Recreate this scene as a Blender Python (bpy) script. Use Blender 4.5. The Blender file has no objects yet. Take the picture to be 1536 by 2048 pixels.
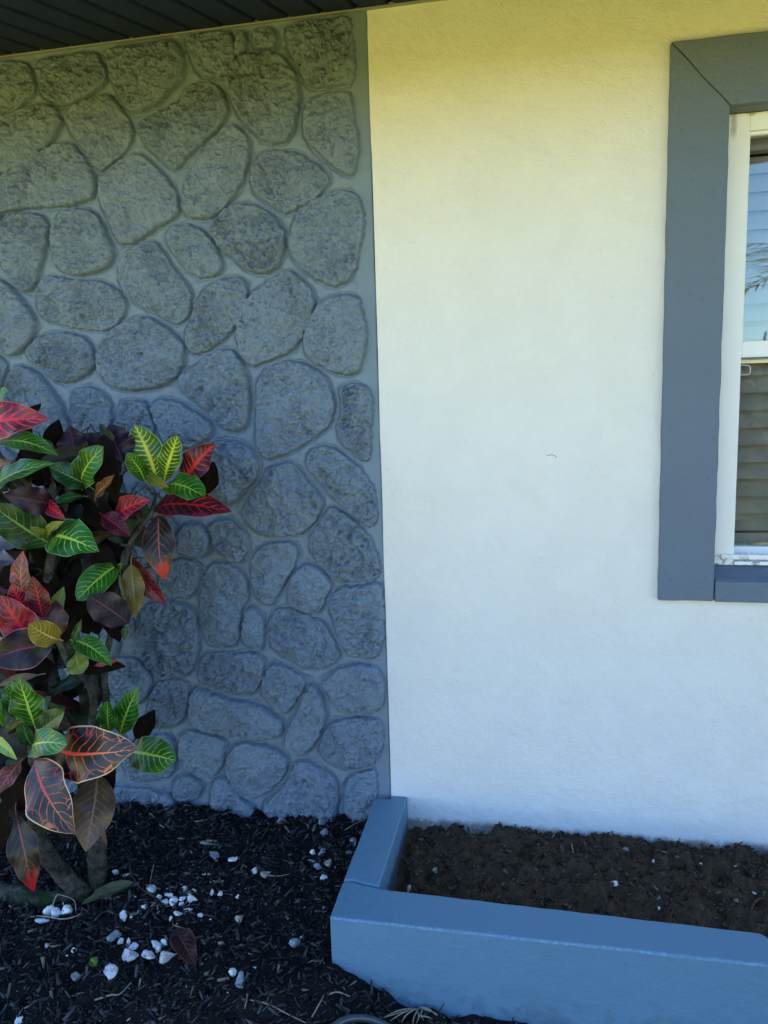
import bpy, bmesh, math, random
import numpy as np
from mathutils import Vector, Matrix, noise as mnoise

random.seed(7)
RAD = math.radians
scn = bpy.context.scene
COL = scn.collection

# ------------------------------------------------------------------ camera
cam_d = bpy.data.cameras.new('camera')
cam = bpy.data.objects.new('camera', cam_d); COL.objects.link(cam)
cam_d.sensor_fit = 'AUTO'; cam_d.sensor_width = 36.0
cam_d.lens = 36.0 * 1550.0 / 2048.0
cam_d.clip_start = 0.02; cam_d.clip_end = 2000
_f = Vector((-0.19917203, 0.96878626, -0.14759297))
_u = Vector((-5.5676e-05, 0.150599336, 0.98859488))
_r = Vector((0.97996454, 0.19690867, -0.02994124))
cam.matrix_world = Matrix(((_r.x, _u.x, -_f.x, 0.47791), (_r.y, _u.y, -_f.y, -2.31244), (_r.z, _u.z, -_f.z, 1.38072), (0, 0, 0, 1)))
scn.camera = cam

# ------------------------------------------------------------------ sky, sun, exposure
SUN_EL = 64.0
SUN_AZ = 8.0            # degrees right of straight behind the house (+y)
world = bpy.data.worlds.new('World'); scn.world = world
world.use_nodes = True
wn = world.node_tree.nodes; wn.clear()
sky = wn.new('ShaderNodeTexSky'); sky.sky_type = 'NISHITA'; sky.sun_disc = False
sky.sun_elevation = RAD(SUN_EL); sky.sun_rotation = RAD(SUN_AZ)
sky.ozone_density = 8.0; sky.air_density = 1.0; sky.dust_density = 0.0
bg = wn.new('ShaderNodeBackground'); bg.inputs['Strength'].default_value = 0.15
wo = wn.new('ShaderNodeOutputWorld')
world.node_tree.links.new(sky.outputs[0], bg.inputs[0])
world.node_tree.links.new(bg.outputs[0], wo.inputs[0])
sun_d = bpy.data.lights.new('sun', 'SUN'); sun_d.energy = 5.0; sun_d.angle = RAD(0.53); sun_d.color = (1.0, 0.93, 0.80)
sun = bpy.data.objects.new('sun', sun_d); COL.objects.link(sun)
sun.rotation_euler = (RAD(-(90 - SUN_EL)), 0, RAD(-SUN_AZ))
sun.location = (0, 6, 8)
scn.view_settings.view_transform = 'Standard'; scn.view_settings.look = 'None'
scn.view_settings.gamma = 1.0
scn.view_settings.exposure = 1.92

# ------------------------------------------------------------------ traced data (metres)
STONES=[[[-1.281,2.441],[-1.079,2.435],[-1.06,2.403],[-1.05,2.363],[-1.06,2.337],[-1.092,2.312],[-1.154,2.279],[-1.265,2.284]],[[-1.025,2.432],[-0.95,2.431],[-0.84,2.435],[-0.824,2.406],[-0.81,2.376],[-0.812,2.344],[-0.859,2.317],[-0.929,2.296],[-0.973,2.29],[-1.005,2.31],[-1.032,2.335],[-1.034,2.378],[-1.038,2.408]],[[-0.812,2.434],[-0.7,2.433],[-0.578,2.436],[-0.565,2.402],[-0.556,2.37],[-0.561,2.343],[-0.596,2.305],[-0.648,2.268],[-0.699,2.247],[-0.735,2.251],[-0.762,2.286],[-0.787,2.336],[-0.796,2.389]],[[-0.538,2.447],[-0.408,2.441],[-0.399,2.421],[-0.395,2.38],[-0.398,2.353],[-0.417,2.331],[-0.452,2.322],[-0.491,2.325],[-0.513,2.345],[-0.533,2.384],[-0.548,2.418]],[[-0.379,2.433],[-0.367,2.435],[-0.358,2.41],[-0.364,2.384],[-0.385,2.37],[-0.392,2.38],[-0.388,2.414]],[[-0.333,2.433],[-0.283,2.438],[-0.266,2.413],[-0.269,2.387],[-0.293,2.38],[-0.331,2.386],[-0.341,2.402]],[[-0.237,2.437],[-0.14,2.439],[-0.052,2.438],[-0.048,2.408],[-0.044,2.355],[-0.043,2.289],[-0.047,2.265],[-0.081,2.264],[-0.148,2.26],[-0.185,2.274],[-0.202,2.306],[-0.219,2.348],[-0.236,2.376],[-0.236,2.41]],[[-0.367,2.375],[-0.261,2.363],[-0.228,2.322],[-0.207,2.279],[-0.211,2.211],[-0.229,2.151],[-0.256,2.122],[-0.307,2.121],[-0.379,2.186],[-0.415,2.259],[-0.429,2.302],[-0.41,2.333],[-0.384,2.363]],[[-0.172,2.232],[-0.112,2.245],[-0.06,2.24],[-0.052,2.212],[-0.048,2.159],[-0.038,2.112],[-0.039,2.07],[-0.052,2.024],[-0.068,2.015],[-0.109,2.04],[-0.163,2.088],[-0.196,2.133],[-0.199,2.173],[-0.19,2.207]],[[-1.284,2.271],[-1.148,2.285],[-1.085,2.299],[-1.015,2.303],[-0.989,2.284],[-0.971,2.256],[-0.975,2.235],[-1.003,2.201],[-1.026,2.18],[-1.078,2.151],[-1.15,2.123],[-1.213,2.113],[-1.284,2.128]],[[-0.945,2.28],[-0.895,2.295],[-0.847,2.308],[-0.803,2.312],[-0.779,2.278],[-0.752,2.243],[-0.734,2.205],[-0.742,2.168],[-0.775,2.137],[-0.841,2.094],[-0.863,2.093],[-0.886,2.139],[-0.918,2.186],[-0.944,2.217],[-0.957,2.255]],[[-0.718,2.218],[-0.625,2.249],[-0.575,2.268],[-0.549,2.293],[-0.524,2.309],[-0.469,2.306],[-0.442,2.282],[-0.426,2.239],[-0.43,2.212],[-0.453,2.186],[-0.486,2.161],[-0.536,2.13],[-0.576,2.098],[-0.601,2.071],[-0.629,2.095],[-0.675,2.135],[-0.702,2.166]],[[-0.421,2.187],[-0.398,2.177],[-0.376,2.151],[-0.365,2.122],[-0.373,2.073],[-0.4,2.012],[-0.434,1.972],[-0.485,1.932],[-0.526,1.928],[-0.574,1.938],[-0.586,1.961],[-0.582,2.012],[-0.558,2.06],[-0.522,2.107],[-0.479,2.146],[-0.445,2.176]],[[-0.332,2.101],[-0.277,2.103],[-0.217,2.088],[-0.157,2.048],[-0.128,2.022],[-0.132,1.998],[-0.161,1.965],[-0.208,1.947],[-0.248,1.929],[-0.271,1.926],[-0.316,1.955],[-0.354,1.987],[-0.368,2.023],[-0.361,2.065]],[[-1.27,2.085],[-1.167,2.115],[-1.092,2.152],[-1.019,2.18],[-0.944,2.186],[-0.915,2.149],[-0.883,2.102],[-0.873,2.06],[-0.878,2.028],[-0.909,2.008],[-0.958,2.001],[-1.029,2.0],[-1.117,2.005],[-1.181,1.998],[-1.281,2.0]],[[-0.725,2.135],[-0.693,2.112],[-0.647,2.068],[-0.617,2.029],[-0.603,1.992],[-0.603,1.948],[-0.641,1.929],[-0.693,1.907],[-0.737,1.883],[-0.777,1.868],[-0.806,1.876],[-0.825,1.912],[-0.839,1.95],[-0.858,1.996],[-0.865,2.034],[-0.857,2.07],[-0.82,2.097],[-0.776,2.122]],[[-1.191,1.988],[-1.146,1.99],[-1.075,1.982],[-1.054,1.958],[-1.049,1.927],[-1.064,1.882],[-1.086,1.83],[-1.109,1.784],[-1.13,1.75],[-1.154,1.748],[-1.179,1.773],[-1.203,1.805],[-1.229,1.846],[-1.234,1.901],[-1.222,1.955]],[[-1.024,1.963],[-0.986,1.985],[-0.934,1.987],[-0.891,1.976],[-0.863,1.944],[-0.844,1.89],[-0.83,1.852],[-0.84,1.822],[-0.873,1.798],[-0.926,1.789],[-0.979,1.788],[-1.016,1.81],[-1.041,1.842],[-1.047,1.889],[-1.036,1.934]],[[-0.652,1.892],[-0.626,1.913],[-0.589,1.92],[-0.544,1.903],[-0.516,1.883],[-0.491,1.845],[-0.474,1.8],[-0.474,1.777],[-0.497,1.759],[-0.538,1.754],[-0.578,1.772],[-0.601,1.8],[-0.631,1.839],[-0.643,1.862]],[[-0.469,1.938],[-0.435,1.957],[-0.395,1.964],[-0.356,1.951],[-0.31,1.926],[-0.285,1.896],[-0.269,1.866],[-0.273,1.823],[-0.291,1.781],[-0.319,1.761],[-0.351,1.755],[-0.398,1.773],[-0.436,1.812],[-0.475,1.836],[-0.494,1.867],[-0.498,1.904]],[[-0.242,1.893],[-0.224,1.927],[-0.185,1.953],[-0.13,1.972],[-0.077,1.977],[-0.048,1.963],[-0.03,1.92],[-0.03,1.878],[-0.042,1.823],[-0.055,1.767],[-0.079,1.725],[-0.11,1.709],[-0.149,1.715],[-0.187,1.738],[-0.232,1.777],[-0.254,1.808],[-0.259,1.851]],[[-1.091,1.783],[-1.05,1.792],[-0.981,1.774],[-0.911,1.77],[-0.859,1.758],[-0.827,1.734],[-0.803,1.706],[-0.805,1.667],[-0.836,1.63],[-0.873,1.613],[-0.943,1.619],[-1.03,1.639],[-1.086,1.658],[-1.107,1.682],[-1.115,1.722],[-1.107,1.761]],[[-0.779,1.849],[-0.738,1.871],[-0.704,1.878],[-0.672,1.854],[-0.643,1.802],[-0.612,1.763],[-0.584,1.732],[-0.579,1.694],[-0.592,1.649],[-0.622,1.623],[-0.656,1.629],[-0.696,1.651],[-0.745,1.68],[-0.781,1.704],[-0.809,1.737],[-0.82,1.775],[-0.811,1.82]],[[-1.323,1.805],[-1.25,1.793],[-1.212,1.775],[-1.182,1.741],[-1.142,1.692],[-1.126,1.652],[-1.133,1.612],[-1.16,1.581],[-1.194,1.554],[-1.232,1.549],[-1.276,1.57],[-1.349,1.589]],[[-0.532,1.721],[-0.489,1.746],[-0.44,1.753],[-0.405,1.744],[-0.395,1.714],[-0.4,1.669],[-0.423,1.626],[-0.458,1.59],[-0.502,1.554],[-0.553,1.533],[-0.579,1.526],[-0.606,1.55],[-0.61,1.589],[-0.588,1.634],[-0.568,1.678]],[[-0.312,1.738],[-0.271,1.765],[-0.233,1.741],[-0.196,1.703],[-0.185,1.666],[-0.2,1.615],[-0.226,1.572],[-0.259,1.529],[-0.309,1.508],[-0.358,1.495],[-0.399,1.484],[-0.43,1.52],[-0.438,1.566],[-0.441,1.612],[-0.421,1.663],[-0.378,1.705]],[[-0.175,1.658],[-0.143,1.675],[-0.096,1.683],[-0.054,1.673],[-0.046,1.637],[-0.035,1.6],[-0.031,1.563],[-0.041,1.505],[-0.055,1.469],[-0.074,1.447],[-0.121,1.452],[-0.159,1.468],[-0.205,1.496],[-0.224,1.527],[-0.226,1.572],[-0.208,1.608]],[[-1.134,1.596],[-1.087,1.613],[-1.006,1.611],[-0.954,1.596],[-0.927,1.556],[-0.924,1.516],[-0.937,1.493],[-0.975,1.47],[-1.04,1.451],[-1.075,1.465],[-1.113,1.499],[-1.151,1.525],[-1.175,1.558]],[[-0.883,1.593],[-0.827,1.63],[-0.748,1.654],[-0.682,1.623],[-0.634,1.582],[-0.611,1.551],[-0.619,1.505],[-0.642,1.467],[-0.687,1.437],[-0.749,1.426],[-0.819,1.422],[-0.879,1.443],[-0.914,1.484],[-0.921,1.532]],[[-1.371,1.566],[-1.278,1.554],[-1.249,1.528],[-1.251,1.496],[-1.274,1.456],[-1.292,1.432],[-1.388,1.426]],[[-1.227,1.511],[-1.189,1.515],[-1.136,1.492],[-1.096,1.442],[-1.064,1.392],[-1.042,1.335],[-1.031,1.269],[-1.108,1.237],[-1.201,1.238],[-1.273,1.273],[-1.28,1.373],[-1.256,1.455]],[[-1.015,1.431],[-0.968,1.443],[-0.916,1.428],[-0.889,1.395],[-0.882,1.347],[-0.892,1.299],[-0.914,1.25],[-0.979,1.235],[-1.012,1.268],[-1.028,1.334]],[[-0.582,1.488],[-0.537,1.521],[-0.486,1.542],[-0.446,1.529],[-0.423,1.49],[-0.41,1.443],[-0.408,1.382],[-0.417,1.32],[-0.444,1.286],[-0.482,1.287],[-0.517,1.314],[-0.565,1.363],[-0.613,1.403],[-0.641,1.443],[-0.625,1.474]],[[-0.858,1.382],[-0.804,1.396],[-0.756,1.384],[-0.747,1.344],[-0.734,1.279],[-0.781,1.248],[-0.843,1.249],[-0.869,1.298]],[[-0.726,1.391],[-0.674,1.394],[-0.624,1.369],[-0.567,1.331],[-0.535,1.307],[-0.545,1.276],[-0.581,1.252],[-0.643,1.23],[-0.694,1.238],[-0.721,1.295],[-0.741,1.351]],[[-0.368,1.465],[-0.318,1.489],[-0.261,1.496],[-0.198,1.474],[-0.16,1.442],[-0.142,1.397],[-0.137,1.351],[-0.15,1.306],[-0.192,1.269],[-0.249,1.239],[-0.308,1.209],[-0.358,1.197],[-0.382,1.21],[-0.396,1.257],[-0.389,1.319],[-0.388,1.396]],[[-0.117,1.415],[-0.075,1.423],[-0.029,1.407],[-0.022,1.371],[-0.022,1.326],[-0.03,1.281],[-0.029,1.235],[-0.036,1.186],[-0.067,1.197],[-0.106,1.229],[-0.128,1.267],[-0.13,1.298],[-0.113,1.335],[-0.116,1.381]],[[-0.547,1.252],[-0.487,1.262],[-0.43,1.245],[-0.406,1.218],[-0.389,1.178],[-0.397,1.147],[-0.421,1.115],[-0.456,1.083],[-0.492,1.054],[-0.535,1.051],[-0.576,1.076],[-0.581,1.132],[-0.568,1.196]],[[-0.359,1.17],[-0.309,1.185],[-0.276,1.18],[-0.246,1.145],[-0.212,1.106],[-0.184,1.066],[-0.194,1.035],[-0.22,0.995],[-0.251,0.963],[-0.304,0.955],[-0.371,0.954],[-0.412,0.97],[-0.444,1.003],[-0.454,1.035],[-0.422,1.083],[-0.386,1.131]],[[-0.226,1.215],[-0.193,1.235],[-0.153,1.234],[-0.115,1.206],[-0.076,1.174],[-0.041,1.136],[-0.024,1.097],[-0.017,1.05],[-0.019,1.003],[-0.035,0.98],[-0.074,1.003],[-0.121,1.043],[-0.167,1.09],[-0.213,1.145],[-0.236,1.176]],[[-0.161,1.05],[-0.121,1.027],[-0.083,0.995],[-0.052,0.964],[-0.029,0.925],[-0.018,0.877],[-0.013,0.829],[-0.049,0.816],[-0.105,0.809],[-0.154,0.808],[-0.186,0.843],[-0.225,0.891],[-0.239,0.931],[-0.221,0.971],[-0.195,1.011]],[[-0.564,0.994],[-0.503,1.011],[-0.474,0.986],[-0.447,0.954],[-0.441,0.913],[-0.46,0.88],[-0.478,0.863],[-0.511,0.879],[-0.544,0.912],[-0.567,0.953]],[[-0.407,0.913],[-0.355,0.935],[-0.289,0.934],[-0.273,0.906],[-0.284,0.866],[-0.314,0.816],[-0.347,0.766],[-0.366,0.733],[-0.4,0.727],[-0.424,0.756],[-0.435,0.806],[-0.435,0.872]],[[-0.669,0.986],[-0.608,0.994],[-0.583,0.969],[-0.569,0.928],[-0.589,0.887],[-0.642,0.883],[-0.684,0.902]],[[-0.579,0.857],[-0.529,0.867],[-0.471,0.838],[-0.448,0.797],[-0.45,0.747],[-0.478,0.713],[-0.485,0.654],[-0.498,0.594],[-0.539,0.579],[-0.583,0.579],[-0.613,0.607],[-0.621,0.667],[-0.62,0.735],[-0.607,0.803]],[[-0.446,0.727],[-0.419,0.703],[-0.398,0.673],[-0.403,0.623],[-0.412,0.58],[-0.443,0.574],[-0.473,0.595],[-0.48,0.629],[-0.467,0.68]],[[-0.276,0.85],[-0.239,0.868],[-0.21,0.851],[-0.178,0.819],[-0.171,0.794],[-0.189,0.761],[-0.208,0.712],[-0.241,0.703],[-0.283,0.713],[-0.312,0.734],[-0.318,0.775],[-0.299,0.825]],[[-0.367,0.708],[-0.333,0.722],[-0.283,0.706],[-0.217,0.682],[-0.185,0.65],[-0.167,0.605],[-0.151,0.564],[-0.182,0.538],[-0.224,0.516],[-0.275,0.526],[-0.333,0.554],[-0.377,0.581],[-0.389,0.623],[-0.383,0.674]],[[-0.16,0.778],[-0.13,0.792],[-0.074,0.796],[-0.017,0.813],[-0.005,0.774],[-0.004,0.701],[-0.01,0.627],[-0.024,0.578],[-0.057,0.56],[-0.106,0.566],[-0.138,0.59],[-0.156,0.639],[-0.17,0.696],[-0.182,0.737]],[[-0.825,0.713],[-0.751,0.732],[-0.68,0.725],[-0.637,0.701],[-0.633,0.632],[-0.641,0.563],[-0.663,0.501],[-0.698,0.473],[-0.772,0.461],[-0.806,0.486],[-0.848,0.538],[-0.87,0.607],[-0.861,0.669]],[[-0.713,0.868],[-0.66,0.877],[-0.617,0.861],[-0.62,0.819],[-0.632,0.769],[-0.669,0.742],[-0.723,0.745],[-0.757,0.766],[-0.762,0.817]],[[-0.621,0.55],[-0.567,0.562],[-0.505,0.561],[-0.427,0.564],[-0.411,0.537],[-0.414,0.486],[-0.437,0.442],[-0.47,0.418],[-0.531,0.423],[-0.601,0.439],[-0.641,0.467],[-0.636,0.511]],[[-0.38,0.535],[-0.343,0.527],[-0.293,0.5],[-0.268,0.48],[-0.282,0.441],[-0.315,0.396],[-0.342,0.36],[-0.368,0.367],[-0.401,0.4],[-0.425,0.434],[-0.418,0.477]],[[-0.183,0.504],[-0.14,0.535],[-0.074,0.542],[-0.034,0.536],[-0.014,0.503],[-0.009,0.445],[-0.027,0.394],[-0.063,0.378],[-0.13,0.371],[-0.171,0.395],[-0.194,0.436],[-0.218,0.469]],[[-0.261,0.459],[-0.243,0.468],[-0.22,0.435],[-0.205,0.376],[-0.216,0.324],[-0.238,0.279],[-0.271,0.242],[-0.298,0.218],[-0.337,0.229],[-0.351,0.264],[-0.336,0.317],[-0.302,0.371]],[[-0.669,0.422],[-0.647,0.434],[-0.576,0.412],[-0.506,0.398],[-0.436,0.39],[-0.386,0.358],[-0.352,0.333],[-0.358,0.289],[-0.408,0.274],[-0.496,0.269],[-0.585,0.276],[-0.656,0.295],[-0.681,0.324],[-0.681,0.377]],[[-0.181,0.343],[-0.13,0.358],[-0.047,0.362],[-0.023,0.352],[-0.02,0.301],[-0.031,0.241],[-0.061,0.204],[-0.12,0.183],[-0.171,0.188],[-0.212,0.211],[-0.236,0.245],[-0.226,0.289],[-0.208,0.321]],[[-0.524,0.244],[-0.479,0.256],[-0.401,0.243],[-0.358,0.219],[-0.342,0.194],[-0.362,0.139],[-0.409,0.091],[-0.473,0.055],[-0.509,0.056],[-0.543,0.09],[-0.567,0.133],[-0.563,0.197]],[[-0.712,0.277],[-0.657,0.284],[-0.586,0.267],[-0.56,0.251],[-0.569,0.196],[-0.584,0.15],[-0.623,0.12],[-0.677,0.125],[-0.72,0.168],[-0.731,0.222]],[[-0.801,0.442],[-0.744,0.463],[-0.69,0.456],[-0.68,0.421],[-0.692,0.35],[-0.719,0.313],[-0.776,0.282],[-0.832,0.288],[-0.839,0.36]],[[-0.962,0.516],[-0.895,0.536],[-0.841,0.511],[-0.813,0.451],[-0.832,0.396],[-0.891,0.357],[-0.956,0.372],[-0.978,0.443]],[[-0.873,0.24],[-0.805,0.268],[-0.751,0.257],[-0.743,0.185],[-0.761,0.119],[-0.828,0.096],[-0.915,0.081],[-0.948,0.134],[-0.923,0.21]],[[-0.753,0.102],[-0.714,0.123],[-0.669,0.113],[-0.657,0.072],[-0.674,0.043],[-0.731,0.026],[-0.77,0.045]],[[-0.615,0.103],[-0.577,0.129],[-0.551,0.098],[-0.51,0.047],[-0.466,0.023],[-0.496,-0.034],[-0.604,-0.016],[-0.629,0.028]],[[-0.325,0.186],[-0.29,0.206],[-0.239,0.183],[-0.189,0.152],[-0.174,0.1],[-0.18,0.046],[-0.196,-0.027],[-0.284,-0.052],[-0.371,-0.023],[-0.431,0.008],[-0.439,0.034],[-0.383,0.084],[-0.341,0.141]],[[-0.147,0.137],[-0.121,0.165],[-0.07,0.181],[-0.05,0.188],[-0.045,0.127],[-0.054,0.065],[-0.073,0.002],[-0.128,-0.021],[-0.157,0.021],[-0.158,0.083]],[[-1.052,0.052],[-0.936,0.06],[-0.841,0.058],[-0.787,0.025],[-0.809,-0.023],[-0.964,-0.045],[-1.081,-0.046]]]
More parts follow.
